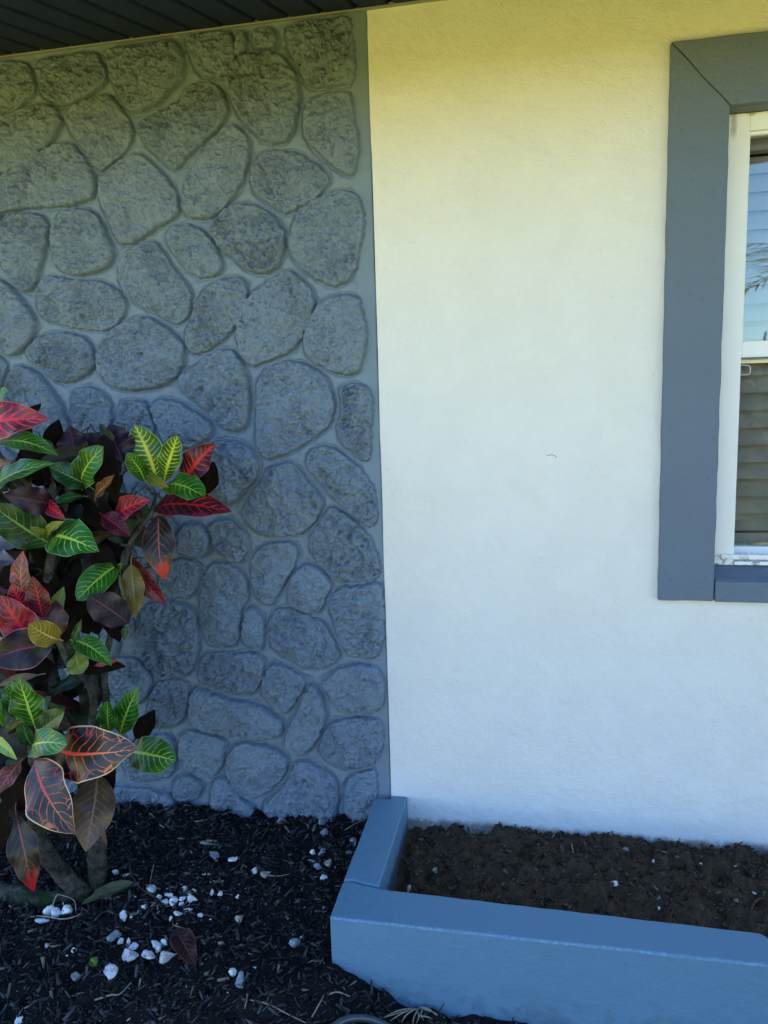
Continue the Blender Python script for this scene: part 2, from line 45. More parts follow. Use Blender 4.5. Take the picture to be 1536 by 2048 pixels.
LEAVES=[["G","r",[-0.9989,-0.42,1.3825],[-0.9257,-0.45,1.429],0.0413,0.05,0.1,0.0],["R","o",[-1.0206,-0.46,1.3261],[-0.76,-0.52,1.3489],0.1009,0.1,0.15,10.0],["D","o",[-0.9316,-0.4,1.2841],[-0.8908,-0.36,1.3909],0.0767,0.05,0.1,-20.0],["D","o",[-0.8571,-0.4,1.2553],[-0.8394,-0.36,1.3453],0.0535,0.05,0.1,30.0],["G","o",[-0.9636,-0.46,1.2872],[-0.7016,-0.58,1.2592],0.0597,0.06,0.2,-15.0],["P","o",[-0.764,-0.42,1.2146],[-0.7824,-0.4,1.3277],0.0887,0.06,0.15,0.0],["P","o",[-0.6317,-0.4,1.2248],[-0.6729,-0.38,1.3285],0.1108,0.06,0.15,0.0],["D","r",[-0.6443,-0.42,1.1184],[-0.672,-0.42,1.3035],0.0862,0.08,0.15,-15.0],["G","r",[-0.7298,-0.45,1.1674],[-0.6127,-0.52,1.276],0.0813,0.14,0.15,10.0],["G","o",[-0.9733,-0.48,1.1644],[-0.7106,-0.58,1.2393],0.0746,0.1,0.2,-15.0],["H","r",[-0.7013,-0.46,1.1684],[-0.7587,-0.54,1.2299],0.0645,0.1,0.2,10.0],["P","o",[-0.7797,-0.5,1.1232],[-0.8384,-0.62,1.1682],0.0734,0.08,0.15,-20.0],["O","o",[-0.9888,-0.48,1.2026],[-0.898,-0.5,1.2371],0.0435,0.05,0.2,0.0],["O","o",[-0.6739,-0.48,1.1414],[-0.5765,-0.54,1.2062],0.037,0.05,0.3,0.0],["H","r",[-0.6927,-0.5,1.1468],[-0.7209,-0.58,1.1397],0.0288,0.05,0.2,0.0],["R","o",[-0.8058,-0.5,1.1286],[-0.7108,-0.56,1.0931],0.0381,0.1,0.3,20.0],["H","o",[-0.8025,-0.5,1.0183],[-0.9011,-0.6,1.1442],0.1076,0.06,0.2,-10.0],["V","o",[-0.7694,-0.56,1.0512],[-0.6882,-0.6,1.0958],0.0286,0.1,0.4,0.0],["V","o",[-0.7694,-0.56,1.0512],[-0.7864,-0.6,1.0828],0.0261,0.1,0.4,0.0],["G","o",[-0.7638,-0.54,1.0423],[-0.5737,-0.64,1.0289],0.1126,0.16,0.1,-10.0],["Y","r",[-0.5572,-0.36,1.1694],[-0.6005,-0.38,1.3229],0.0862,0.05,0.15,0.0],["Y","r",[-0.5415,-0.35,1.1681],[-0.4774,-0.38,1.2922],0.0617,0.05,0.2,10.0],["G","r",[-0.5875,-0.37,1.1707],[-0.6061,-0.42,1.253],0.0503,0.06,0.2,0.0],["S","o",[-0.4926,-0.33,1.1571],[-0.379,-0.36,1.2691],0.0847,0.05,0.2,5.0],["D","o",[-0.4568,-0.31,1.1208],[-0.4218,-0.28,1.2157],0.0568,0.05,0.1,30.0],["G","r",[-0.5325,-0.37,1.1524],[-0.3638,-0.48,1.1415],0.0766,0.12,0.15,-15.0],["V","o",[-0.5689,-0.38,1.1881],[-0.4805,-0.44,1.1606],0.0348,0.1,0.4,20.0],["C","o",[-0.5807,-0.35,1.0901],[-0.3014,-0.46,1.0998],0.086,0.08,0.2,-10.0],["R","o",[-0.6548,-0.42,1.0676],[-0.5049,-0.5,1.1357],0.0664,0.1,0.25,0.0],["C","o",[-0.6751,-0.45,1.0888],[-0.5707,-0.5,1.0388],0.0523,0.06,0.3,0.0],["T","o",[-0.5533,-0.37,1.0764],[-0.5232,-0.42,0.9057],0.0917,0.1,0.12,0.0],["G","r",[-0.6445,-0.44,0.9515],[-0.7003,-0.56,0.882],0.0766,0.1,0.2,-10.0],["V","o",[-0.6406,-0.44,0.9446],[-0.6012,-0.48,0.8477],0.0193,0.03,0.5,50.0],["B","o",[-0.6204,-0.42,0.9488],[-0.5982,-0.46,0.8075],0.0656,0.06,0.15,0.0],["C","o",[-0.622,-0.4,0.9556],[-0.523,-0.42,0.8331],0.0598,0.06,0.25,20.0],["Q","r",[-0.6172,-0.46,0.7929],[-0.6676,-0.56,0.8947],0.0911,0.08,0.1,-10.0],["Y","r",[-0.7253,-0.45,0.8222],[-0.7301,-0.47,0.7996],0.0245,0.05,0.2,0.0],["H","o",[-0.622,-0.46,0.7886],[-0.6302,-0.47,0.7479],0.021,0.05,0.3,0.0],["G","o",[-0.7089,-0.58,0.7808],[-0.5539,-0.66,0.7471],0.0568,0.08,0.2,-20.0],["D","o",[-0.7686,-0.54,0.7091],[-0.5631,-0.58,0.7167],0.0619,0.05,0.2,10.0],["R","o",[-0.6522,-0.58,0.7157],[-0.5598,-0.62,0.7456],0.02,0.03,0.2,0.0],["V","r",[-0.6899,-0.6,0.7547],[-0.6482,-0.64,0.7177],0.0633,0.05,0.1,0.0],["Q","o",[-0.9948,-0.5,1.0208],[-0.8268,-0.56,1.0298],0.0645,0.06,0.2,0.0],["Q","o",[-1.0143,-0.52,0.9833],[-0.8506,-0.58,0.9861],0.0707,0.06,0.2,0.0],["E","o",[-0.8385,-0.58,0.8988],[-0.8283,-0.58,1.0166],0.0535,0.08,0.2,0.0],["R","o",[-0.8216,-0.6,0.8674],[-0.8406,-0.62,0.9392],0.0531,0.06,0.2,0.0],["C","o",[-0.775,-0.6,0.8448],[-0.7798,-0.62,0.9598],0.064,0.06,0.2,0.0],["R","o",[-0.7872,-0.62,0.787],[-0.8439,-0.66,0.9196],0.0936,0.08,0.15,0.0],["A","r",[-0.7052,-0.64,0.8028],[-0.7279,-0.72,0.8663],0.0647,0.12,0.15,0.0],["M","o",[-0.74,-0.6,0.7955],[-0.7469,-0.58,0.8876],0.0673,0.06,0.15,0.0],["V","o",[-0.7624,-0.57,0.831],[-0.741,-0.55,0.9159],0.0413,0.06,0.2,0.0],["U","o",[-0.7388,-0.62,0.786],[-0.8487,-0.74,0.7761],0.1041,0.08,0.2,-20.0],["H","o",[-0.8623,-0.6,0.79],[-0.8863,-0.66,0.8735],0.0478,0.06,0.2,0.0],["H","o",[-0.6968,-0.6,0.785],[-0.6655,-0.6,0.8453],0.0201,0.06,0.3,20.0],["D","o",[-0.7744,-0.52,0.7536],[-0.7499,-0.5,0.8315],0.0517,0.06,0.2,0.0],["G","o",[-0.7398,-0.72,0.6075],[-0.753,-0.74,0.7399],0.0854,0.05,0.15,0.0],["G","r",[-0.8036,-0.7,0.6147],[-0.8051,-0.7,0.7123],0.0585,0.05,0.15,0.0],["G","o",[-0.8329,-0.72,0.6074],[-0.7973,-0.76,0.6965],0.0522,0.05,0.15,0.0],["H","r",[-0.7192,-0.74,0.6035],[-0.5968,-0.8,0.6863],0.0606,0.08,0.2,0.0],["G","r",[-0.7234,-0.76,0.5576],[-0.5559,-0.86,0.6354],0.0654,0.14,0.1,-15.0],["H","r",[-0.724,-0.75,0.5681],[-0.7092,-0.8,0.6545],0.0478,0.1,0.2,0.0],["A","o",[-0.7626,-0.74,0.6304],[-0.753,-0.8,0.6297],0.034,0.05,0.2,0.0],["W","o",[-0.8142,-0.76,0.5876],[-0.7024,-0.84,0.5803],0.0283,0.1,0.3,0.0],["X","o",[-0.7624,-0.66,0.7149],[-0.8476,-0.7,0.6974],0.0234,0.15,0.5,0.0],["L","o",[-0.6774,-0.74,0.5626],[-0.369,-0.88,0.6509],0.1292,0.05,0.08,-5.0],["G","r",[-0.5029,-0.7,0.5472],[-0.3384,-0.78,0.5744],0.0854,0.08,0.12,-10.0],["G","o",[-0.5355,-0.68,0.5811],[-0.4755,-0.68,0.7059],0.0658,0.05,0.15,0.0],["G","o",[-0.5505,-0.7,0.5969],[-0.5373,-0.72,0.6834],0.052,0.05,0.15,0.0],["D","o",[-0.5081,-0.66,0.5606],[-0.4704,-0.62,0.6227],0.0504,0.05,0.15,0.0],["L","o",[-0.7021,-0.78,0.5484],[-0.5262,-0.9,0.4485],0.1256,0.08,0.08,10.0],["N","o",[-0.5654,-0.74,0.5049],[-0.5488,-0.84,0.3661],0.1028,0.12,0.12,-10.0],["N","o",[-0.54,-0.72,0.4785],[-0.544,-0.76,0.3323],0.0482,0.08,0.3,30.0],["E","o",[-0.7589,-0.76,0.5322],[-0.7736,-0.84,0.4862],0.046,0.08,0.2,0.0],["D","o",[-0.7729,-0.74,0.5135],[-0.7765,-0.8,0.4259],0.0704,0.08,0.2,0.0],["T","o",[-0.8667,-0.66,0.3313],[-0.8058,-0.7,0.1428],0.0833,0.08,0.15,0.0],["D","o",[-0.8783,-0.68,0.3804],[-0.9075,-0.68,0.2311],0.0577,0.06,0.2,0.0],["D","o",[-0.9298,-0.42,0.956],[-0.818,-0.46,0.8679],0.0791,0.06,0.15,0.0],["D","o",[-0.7353,-0.38,0.9785],[-0.781,-0.42,1.0422],0.0774,0.06,0.15,0.0],["D","o",[-0.677,-0.4,0.9831],[-0.713,-0.42,0.874],0.0673,0.06,0.15,10.0],["D","o",[-0.7392,-0.42,1.0005],[-0.6321,-0.46,0.9272],0.0662,0.06,0.15,10.0],["D","o",[-0.898,-0.44,1.1148],[-0.7397,-0.48,1.0665],0.0857,0.06,0.15,0.0],["D","o",[-0.7567,-0.4,1.1089],[-0.6213,-0.46,1.05],0.075,0.06,0.15,0.0],["D","o",[-0.8401,-0.42,0.9144],[-0.8909,-0.46,1.0487],0.0847,0.06,0.15,0.0],["D","o",[-0.7597,-0.46,0.841],[-0.8158,-0.5,0.9198],0.0827,0.06,0.15,0.0],["D","o",[-0.8027,-0.46,0.8682],[-0.7243,-0.48,0.7634],0.0831,0.06,0.15,0.0],["D","o",[-0.9417,-0.4,1.2635],[-0.8294,-0.44,1.1833],0.0847,0.06,0.15,0.0],["D","o",[-0.9755,-0.42,1.1121],[-0.8755,-0.46,1.0488],0.0855,0.06,0.15,0.0],["D","o",[-0.9796,-0.46,0.9498],[-0.8947,-0.5,0.8906],0.0855,0.06,0.15,0.0],["D","o",[-0.7056,-0.38,1.1339],[-0.7301,-0.4,1.067],0.0765,0.06,0.15,0.0],["D","o",[-0.7823,-0.56,0.7046],[-0.8573,-0.62,0.7027],0.0758,0.06,0.15,0.0],["D","o",[-0.8511,-0.4,0.9383],[-0.7357,-0.44,0.9067],0.078,0.06,0.15,0.0],["D","o",[-0.6613,-0.36,0.9895],[-0.6775,-0.36,1.103],0.0676,0.06,0.15,0.0],["P","o",[-0.6308,-0.37,1.013],[-0.6265,-0.38,1.1404],0.0604,0.06,0.15,0.0],["D","o",[-0.6892,-0.44,0.8373],[-0.6487,-0.46,0.7384],0.0608,0.06,0.15,0.0],["D","o",[-0.5806,-0.7,0.546],[-0.5318,-0.74,0.4536],0.0562,0.06,0.15,0.0],["D","o",[-0.7212,-0.7,0.5105],[-0.7794,-0.76,0.4712],0.0735,0.06,0.15,0.0],["D","o",[-0.7944,-0.4,1.1924],[-0.886,-0.44,1.2248],0.0776,0.06,0.15,0.0]]
STEMS=[[[-0.8251,-0.47,-0.029,0.0257],[-0.8661,-0.5,0.0561,0.0253],[-0.9024,-0.52,0.1425,0.0233],[-0.9076,-0.54,0.2268,0.0196],[-0.8437,-0.6,0.3538,0.017],[-0.748,-0.72,0.5185,0.0155],[-0.7339,-0.74,0.568,0.0111]],[[-0.8303,-0.47,-0.0327,0.0241],[-0.9319,-0.5,-0.0357,0.0296],[-1.0459,-0.5,-0.0289,0.0302],[-1.1797,-0.5,-0.0272,0.0329]],[[-0.8074,-0.43,-0.0224,0.0259],[-0.7898,-0.44,0.1004,0.0268],[-0.7834,-0.46,0.2063,0.0229],[-0.7908,-0.46,0.328,0.0256],[-0.8093,-0.46,0.4918,0.0219],[-0.8507,-0.46,0.5783,0.0218],[-0.8785,-0.46,0.6577,0.0202],[-0.8733,-0.46,0.781,0.0183],[-0.8571,-0.44,0.9188,0.0166],[-0.8174,-0.46,1.0215,0.0133],[-0.7897,-0.44,1.1284,0.0117],[-0.766,-0.42,1.1942,0.0088]],[[-0.7177,-0.52,0.5235,0.009],[-0.6845,-0.55,0.6154,0.0101],[-0.6882,-0.57,0.6739,0.01],[-0.71,-0.6,0.7245,0.0099],[-0.713,-0.62,0.7751,0.0097],[-0.7216,-0.63,0.8043,0.0083]],[[-0.7655,-0.44,0.2582,0.013],[-0.7387,-0.44,0.4122,0.011],[-0.7188,-0.44,0.5622,0.0107],[-0.7169,-0.44,0.65,0.0091],[-0.6853,-0.43,0.7776,0.0089],[-0.6543,-0.42,0.9034,0.0087],[-0.6268,-0.4,1.0046,0.0072],[-0.5803,-0.37,1.0764,0.0058],[-0.5627,-0.36,1.1376,0.0043]],[[-0.6543,-0.42,0.9034,0.0073],[-0.6389,-0.43,0.9618,0.0058],[-0.6232,-0.44,0.9917,0.0043]],[[-0.8174,-0.46,1.0215,0.0103],[-0.8818,-0.46,1.1314,0.0104],[-0.9629,-0.44,1.2257,0.0092],[-1.0015,-0.44,1.2947,0.0077]]]
PEBBLES=[[[-0.6339,-0.4266,-0.016],0.0402,0.0347,"g","grey violet pebble at the tip of the curved brown twig"],[[-0.5703,-0.4468,-0.0175],0.0429,0.0228,"w","flat white pebble at the back of the white pebble heap"],[[-0.57,-0.4751,-0.0196],0.0311,0.0282,"w","rounded white pebble at the front left of the white pebble heap"],[[-0.5443,-0.4714,-0.0194],0.0326,0.03,"w","largest rounded white pebble at the front of the white pebble heap"],[[-0.5336,-0.4167,-0.0153],0.0298,0.0247,"b","pale blue pebble at the upper right of the white pebble heap"],[[-0.5137,-0.4326,-0.0164],0.023,0.0226,"w","*heap"],[[-0.5229,-0.4523,-0.0179],0.0278,0.0244,"b","*heap"],[[-0.4953,-0.4524,-0.0179],0.0325,0.0337,"w","pointed white pebble at the right end of the white pebble heap"],[[-0.5017,-0.4185,-0.0154],0.0197,0.017,"w","*heap"],[[-0.5159,-0.4734,-0.0195],0.0195,0.0168,"b","*heap"],[[-0.4881,-0.4969,-0.0213],0.0353,0.0295,"w","bright white pebble just in front of the pebble heap"],[[-0.509,-0.5095,-0.0222],0.0289,0.0166,"w","flat white pebble beside the bright one in front of the pebble heap"],[[-0.617,-0.4997,-0.0215],0.0213,0.0207,"w","*left"],[[-0.5977,-0.487,-0.0205],0.0164,0.017,"w","*left"],[[-0.6243,-0.5202,-0.023],0.0196,0.0131,"w","*left"],[[-0.593,-0.4602,-0.0185],0.0165,0.0228,"w","*left"],[[-0.6342,-0.5409,-0.0246],0.0114,0.0168,"w","*left"],[[-0.6548,-0.5419,-0.0246],0.031,0.0338,"w","bright white triangular pebble standing alone left of the pebble heap"],[[-0.5226,-0.5305,-0.0238],0.0112,0.0221,"w","*left"],[[-0.6451,-0.6162,-0.0302],0.0351,0.0367,"u","blue grey faceted pebble behind the two lobed stone"],[[-0.6169,-0.6298,-0.0312],0.0174,0.0219,"b","small grey pebble leaning on the blue grey faceted pebble"],[[-0.5963,-0.625,-0.0309],0.0126,0.0254,"w","thin upright white chip behind the two lobed stone"],[[-0.5727,-0.6441,-0.0323],0.0282,0.027,"b","pale upper pebble sitting on the large mottled stone"],[[-0.5628,-0.6698,-0.0342],0.0559,0.0464,"g","large mottled grey white stone on the black mulch"],[[-0.5166,-0.6613,-0.0336],0.0416,0.0302,"g","oval grey pebble right of the large mottled stone"],[[-0.4632,-0.6618,-0.0336],0.0458,0.0422,"g","curved grey pebble beside the fallen dark red leaf"],[[-0.5185,-0.6224,-0.0307],0.0437,0.0251,"b","jagged pale blue pebble above the oval grey one"],[[-0.4961,-0.6156,-0.0302],0.028,0.0197,"w","small white pebble touching the fallen dark red leaf"],[[-0.5011,-0.6422,-0.0322],0.0155,0.0249,"w","*left"],[[-0.5829,-0.7282,-0.0386],0.0445,0.0529,"g","big upright grey quartz pebble near the photo's lower left"],[[-0.6683,-0.7567,-0.0408],0.0263,0.0285,"u","lone bluish pebble on the open black mulch at lower left"],[[-0.805,-0.6696,-0.0342],0.0211,0.0187,"g","*lone"],[[-0.7249,-0.6751,-0.0346],0.0208,0.0147,"w","*lone"],[[-0.7334,-0.6933,-0.036],0.008,0.0092,"w","*lone"],[[-0.7747,-0.379,-0.0124],0.0295,0.02,"b","pale pebble behind the folded green leaf"],[[-0.7415,-0.3855,-0.0129],0.0345,0.0198,"b","bluish pebble second behind the folded green leaf"],[[-0.8828,-0.5533,-0.0255],0.034,0.0332,"w","round knob of white coral at the left of the white lump"],[[-0.855,-0.5572,-0.0258],0.0439,0.033,"b","middle piece of the white coral lump by the trunk"],[[-0.8295,-0.5437,-0.0248],0.037,0.0504,"w","tall ridged piece of the white coral lump by the trunk"],[[-0.8718,-0.5922,-0.0284],0.0604,0.0232,"b","flat piece of white coral in front of the thin dry stick"],[[-0.4422,-0.2739,-0.0045],0.0322,0.0293,"w","bright white shell shaped pebble in the middle of the mulch bed"],[[-0.3594,-0.3104,-0.0073],0.0316,0.0248,"b","bluish white pebble beside the tan one with a twig"],[[-0.3219,-0.3229,-0.0082],0.0429,0.0322,"t","tan and white pebble touching a short twig"],[[-0.1448,-0.32,-0.008],0.0275,0.026,"w","rounded white pebble near the side arm of the planter"],[[-0.5098,-0.3489,-0.0102],0.0268,0.0154,"w","*scatter"],[[-0.4879,-0.3481,-0.0101],0.0134,0.0115,"w","*scatter"],[[-0.4665,-0.3756,-0.0122],0.0182,0.0152,"w","*scatter"],[[-0.4242,-0.42,-0.0155],0.0179,0.0187,"w","*scatter"],[[-0.4498,-0.4174,-0.0153],0.0147,0.0244,"w","*scatter"],[[-0.3686,-0.4223,-0.0157],0.0161,0.0167,"w","*scatter"],[[-0.4413,-0.5113,-0.0223],0.0286,0.0201,"w","flat white pebble right of the pebble heap near the fallen leaf"],[[-0.4117,-0.5184,-0.0229],0.0095,0.0091,"w","*scatter"],[[-0.3307,-0.5067,-0.022],0.0313,0.0288,"t","speckled tan pebble in the middle of the bed"],[[-0.3437,-0.5968,-0.0288],0.0321,0.0193,"t","half buried tan white pebble above the fallen leaf tip"],[[-0.2764,-0.6872,-0.0355],0.028,0.0373,"w","white pebble next to the long grey pebble low in the bed"],[[-0.2504,-0.7095,-0.0372],0.0248,0.0671,"u","long grey upright pebble low in the bed"],[[-0.1504,-0.5667,-0.0265],0.0376,0.0294,"u","blue slate pebble standing alone left of the planter corner"],[[-0.1427,-0.543,-0.0247],0.0136,0.0122,"w","*scatter"],[[-0.5405,-0.2129,0.0],0.0805,0.0282,"u","long blue grey stone sliver near the stone wall"],[[-0.5123,-0.2624,-0.0037],0.0464,0.0277,"u","short blue grey stone below the long sliver"],[[-0.3617,-0.0676,0.0109],0.0356,0.0266,"t","brown pebble near the foot of the stone wall"],[[-0.2019,-0.1097,0.0078],0.0277,0.0338,"u","angular grey pebble near the foot of the stone wall by the planter"],[[-0.0965,-0.1458,0.0051],0.0322,0.0351,"u","round grey pebble touching the planter's side arm"],[[-0.1021,-0.1947,0.0014],0.0318,0.0212,"u","flat grey pebble below the round one by the planter's side arm"],[[-0.1809,-0.2078,0.0004],0.0352,0.0347,"u","dark bluish pebble in the cluster left of the planter arm"],[[-0.2092,-0.2093,0.0003],0.0236,0.0232,"w","white pebble in the cluster left of the planter arm"],[[-0.1519,-0.2503,-0.0028],0.0347,0.0285,"t","greenish pebble in the cluster left of the planter arm"],[[-0.1745,-0.2692,-0.0042],0.0346,0.0208,"u","flat blue pebble lowest in the cluster left of the planter arm"],[[-0.2038,-0.2436,-0.0023],0.0333,0.0134,"u","thin blue chip in the cluster left of the planter arm"],[[-0.1238,-0.4313,-0.0163],0.0499,0.0162,"u","long blue sliver beside the planter's corner"],[[-0.2233,-0.0575,0.0117],0.0317,0.0284,"u","pale grey pebble closest to the stone wall's foot"],[[-0.7306,-0.8926,-0.0509],0.0273,0.0209,"w","white pebble at the very bottom left edge"],[[0.669,-0.2536,0.012],0.0416,0.0331,"w","white shell fragment lying on the planter soil"],[[0.7177,-0.0844,0.012],0.0373,0.039,"u","grey pebble on the soil against the cream wall"],[[0.1748,-0.2601,0.012],0.0208,0.0313,"t","small tan pebble on the left of the planter soil"],[[0.1133,-0.3582,0.012],0.0171,0.0269,"t","small tan pebble tucked against the planter's front wall"],[[0.8099,-0.2583,0.012],0.0418,0.037,"d","dark brown clod half buried in the planter soil"],[[0.7674,-0.211,0.012],0.0098,0.0094,"w","*soil"],[[0.7983,-0.1203,0.012],0.0101,0.0174,"w","*soil"],[[0.9308,-0.1098,0.012],0.0136,0.0098,"w","*soil"],[[1.0445,-0.2281,0.012],0.0148,0.0114,"w","*soil"],[[0.7839,-0.3323,0.012],0.0078,0.0162,"w","*soil"],[[1.0323,-0.104,0.012],0.0257,0.0099,"w","*soil"]]
TWIGS=[["b",0.0031,[[-0.7663,-0.3178,-0.0098],[-0.725,-0.3786,-0.0044],[-0.6792,-0.424,-0.0098],[-0.6424,-0.443,-0.0152],[-0.6043,-0.4564,-0.0192]],"curved reddish brown twig ending at the pebble heap"],["t",0.0015,[[-0.6837,-0.3093,-0.0072],[-0.6599,-0.3723,-0.0019],[-0.6502,-0.405,-0.0164]],"thin upright dry stalk beside the pebble heap"],["t",0.0022,[[-0.9232,-0.583,-0.0257],[-0.8736,-0.5815,-0.0196],[-0.815,-0.5876,-0.0161],[-0.7872,-0.5716,-0.0169],[-0.7783,-0.5544,-0.0176]],"thin dry stick lying across the white coral lump"],["t",0.0015,[[-0.8785,-0.5454,-0.0229],[-0.866,-0.5377,0.0117],[-0.8508,-0.536,0.0168],[-0.8133,-0.5333,0.002],[-0.8006,-0.5474,-0.0251]],"bent dry leaf stalk looping over the white coral lump"],["t",0.0017,[[-0.2073,-0.751,-0.0413],[-0.1517,-0.7644,-0.0353],[-0.1029,-0.7811,-0.0376],[-0.0546,-0.793,-0.0435]],"pale bowed root on the bare soil at the bottom"],["t",0.0018,[[-0.2192,-0.7363,-0.0392],[-0.212,-0.7643,-0.0373],[-0.2111,-0.7773,-0.0433]],"short pale straw below the long grey pebble"],["t",0.0017,[[-0.7946,-0.0234,0.0132],[-0.7234,-0.0543,0.0179],[-0.6615,-0.0904,0.0092]],"thin curved twig at the foot of the stone wall"],["t",0.002,[[-0.646,-0.1048,0.0081],[-0.6,-0.0882,0.0114],[-0.5439,-0.0316,0.0126]],"straight twig lying against the stone wall's foot"],["t",0.0014,[[-0.1395,-0.0833,0.0098],[-0.107,-0.0456,0.0166],[-0.0793,-0.0209,0.0134]],"fine twig between the stone wall and the planter arm"],["t",0.0015,[[-0.3198,-0.3281,-0.0046],[-0.2804,-0.3297,-0.0027],[-0.2517,-0.3101,-0.0063]],"short twig touching the tan pebble"],["t",0.0022,[[-0.5831,-0.8079,-0.0456],[-0.5485,-0.7934,-0.0395],[-0.528,-0.7873,-0.039],[-0.52,-0.7492,-0.0382]],"branching pale root at the lower left"],["t",0.0017,[[-0.0458,-0.7742,-0.0431],[-0.0362,-0.7389,-0.0342],[-0.0346,-0.7103,-0.0383]],"thin leaning straw below the planter corner"],["t",0.002,[[-0.0269,-0.7068,-0.0402],[-0.0048,-0.6961,-0.038],[0.0239,-0.6885,-0.0526]],"dry root hugging the planter's lower corner"],["t",0.0022,[[0.5678,-0.0569,0.012],[0.5705,-0.1028,0.016],[0.5736,-0.1355,0.011]],"short flat stick upright in the planter soil"],["t",0.0028,[[0.8242,-0.0637,0.014],[0.8652,-0.0726,0.017],[0.9328,-0.0696,0.012]],"stout stick lying along the cream wall"],["t",0.0017,[[0.9582,-0.015,0.024],[0.9727,-0.0353,0.02],[1.0218,-0.0529,0.018],[1.0799,-0.0384,0.024],[1.125,-0.0454,0.012]],"wiry root along the foot of the cream wall"],["b",0.0025,[[1.0743,-0.2393,0.014],[1.0379,-0.2734,0.022],[1.0113,-0.3219,0.02],[1.0002,-0.3492,0.01]],"curved brown root at the right end of the planter"],["b",0.0025,[[0.8299,-0.3127,0.012],[0.8115,-0.3567,0.018],[0.8028,-0.3748,0.01]],"short bent root near the planter's front wall"],["t",0.0018,[[0.5068,-0.0382,0.01],[0.5159,-0.0345,0.022],[0.5205,-0.0253,0.032]],"tiny curled twig leaning on the cream wall"]]
TUFT=[[[0.1732,-0.6355,-0.1108],[0.1409,-0.6623,-0.095],[0.1083,-0.6856,-0.097]],[[0.1732,-0.6355,-0.1108],[0.1483,-0.669,-0.0962],[0.1214,-0.6907,-0.1027]],[[0.1786,-0.6307,-0.1114],[0.1574,-0.6723,-0.0975],[0.1475,-0.6811,-0.1128]],[[0.1822,-0.6295,-0.1119],[0.1761,-0.6681,-0.1038],[0.1743,-0.6747,-0.1199]],[[0.1755,-0.6347,-0.1112],[0.187,-0.6598,-0.1068],[0.1808,-0.6697,-0.1207]],[[0.1845,-0.6288,-0.1122],[0.2188,-0.6427,-0.1062],[0.2354,-0.6398,-0.12]],[[0.1845,-0.628,-0.1101],[0.2083,-0.6377,-0.1038],[0.2259,-0.6418,-0.1141],[0.2476,-0.6398,-0.121]],[[0.1836,-0.6545,-0.112],[0.2085,-0.6566,-0.1092],[0.2273,-0.6532,-0.123]],[[0.1635,-0.6373,-0.1106],[0.1306,-0.6735,-0.0976],[0.1035,-0.6921,-0.096]],[[0.1913,-0.6321,-0.1111],[0.1913,-0.6559,-0.1069],[0.1981,-0.6549,-0.1231]]]
HOSE=[[-0.0119,-0.8251,-0.0455],[0.0096,-0.7841,-0.0497],[0.0295,-0.76,-0.0525],[0.0513,-0.7419,-0.06],[0.0784,-0.7253,-0.0732],[0.1085,-0.7159,-0.0904],[0.1448,-0.7197,-0.1108],[0.1585,-0.7638,-0.1207],[0.1233,-0.8202,-0.1113],[0.0551,-0.8651,-0.0792],[0.0083,-0.8573,-0.0567],[-0.0119,-0.8251,-0.0455]]
FALLEN=[[[-0.4771,-0.588,-0.0121],[-0.3629,-0.7108,-0.0113]],[[-0.6727,-0.4524,0.0131],[-0.7855,-0.4792,-0.0089]],[[-0.6915,-0.439,-0.0089],[-0.7961,-0.5289,-0.0177]],[[-0.6497,-0.7145,-0.0216],[-0.6278,-0.7264,-0.0305]]]


# ------------------------------------------------------------------ helpers
def tag(o, label=None, cat=None, group=None, kind=None):
    if label: o['label'] = label
    if cat: o['category'] = cat
    if group: o['group'] = group
    if kind: o['kind'] = kind
    return o

def empty(name, loc=(0, 0, 0)):
    o = bpy.data.objects.new(name, None); COL.objects.link(o); o.location = loc
    o.empty_display_size = 0.1
    return o

def link(name, me, mat=None, parent=None, smooth=True):
    o = bpy.data.objects.new(name, me); COL.objects.link(o)
    if mat: me.materials.append(mat)
    if smooth and len(me.polygons):
        me.polygons.foreach_set('use_smooth', np.ones(len(me.polygons), dtype=bool))
    if parent:
        o.parent = parent
        o.matrix_parent_inverse = Matrix.Translation(-Vector(parent_loc(parent)))
    return o

def parent_loc(o):
    v = Vector(o.location)
    return v

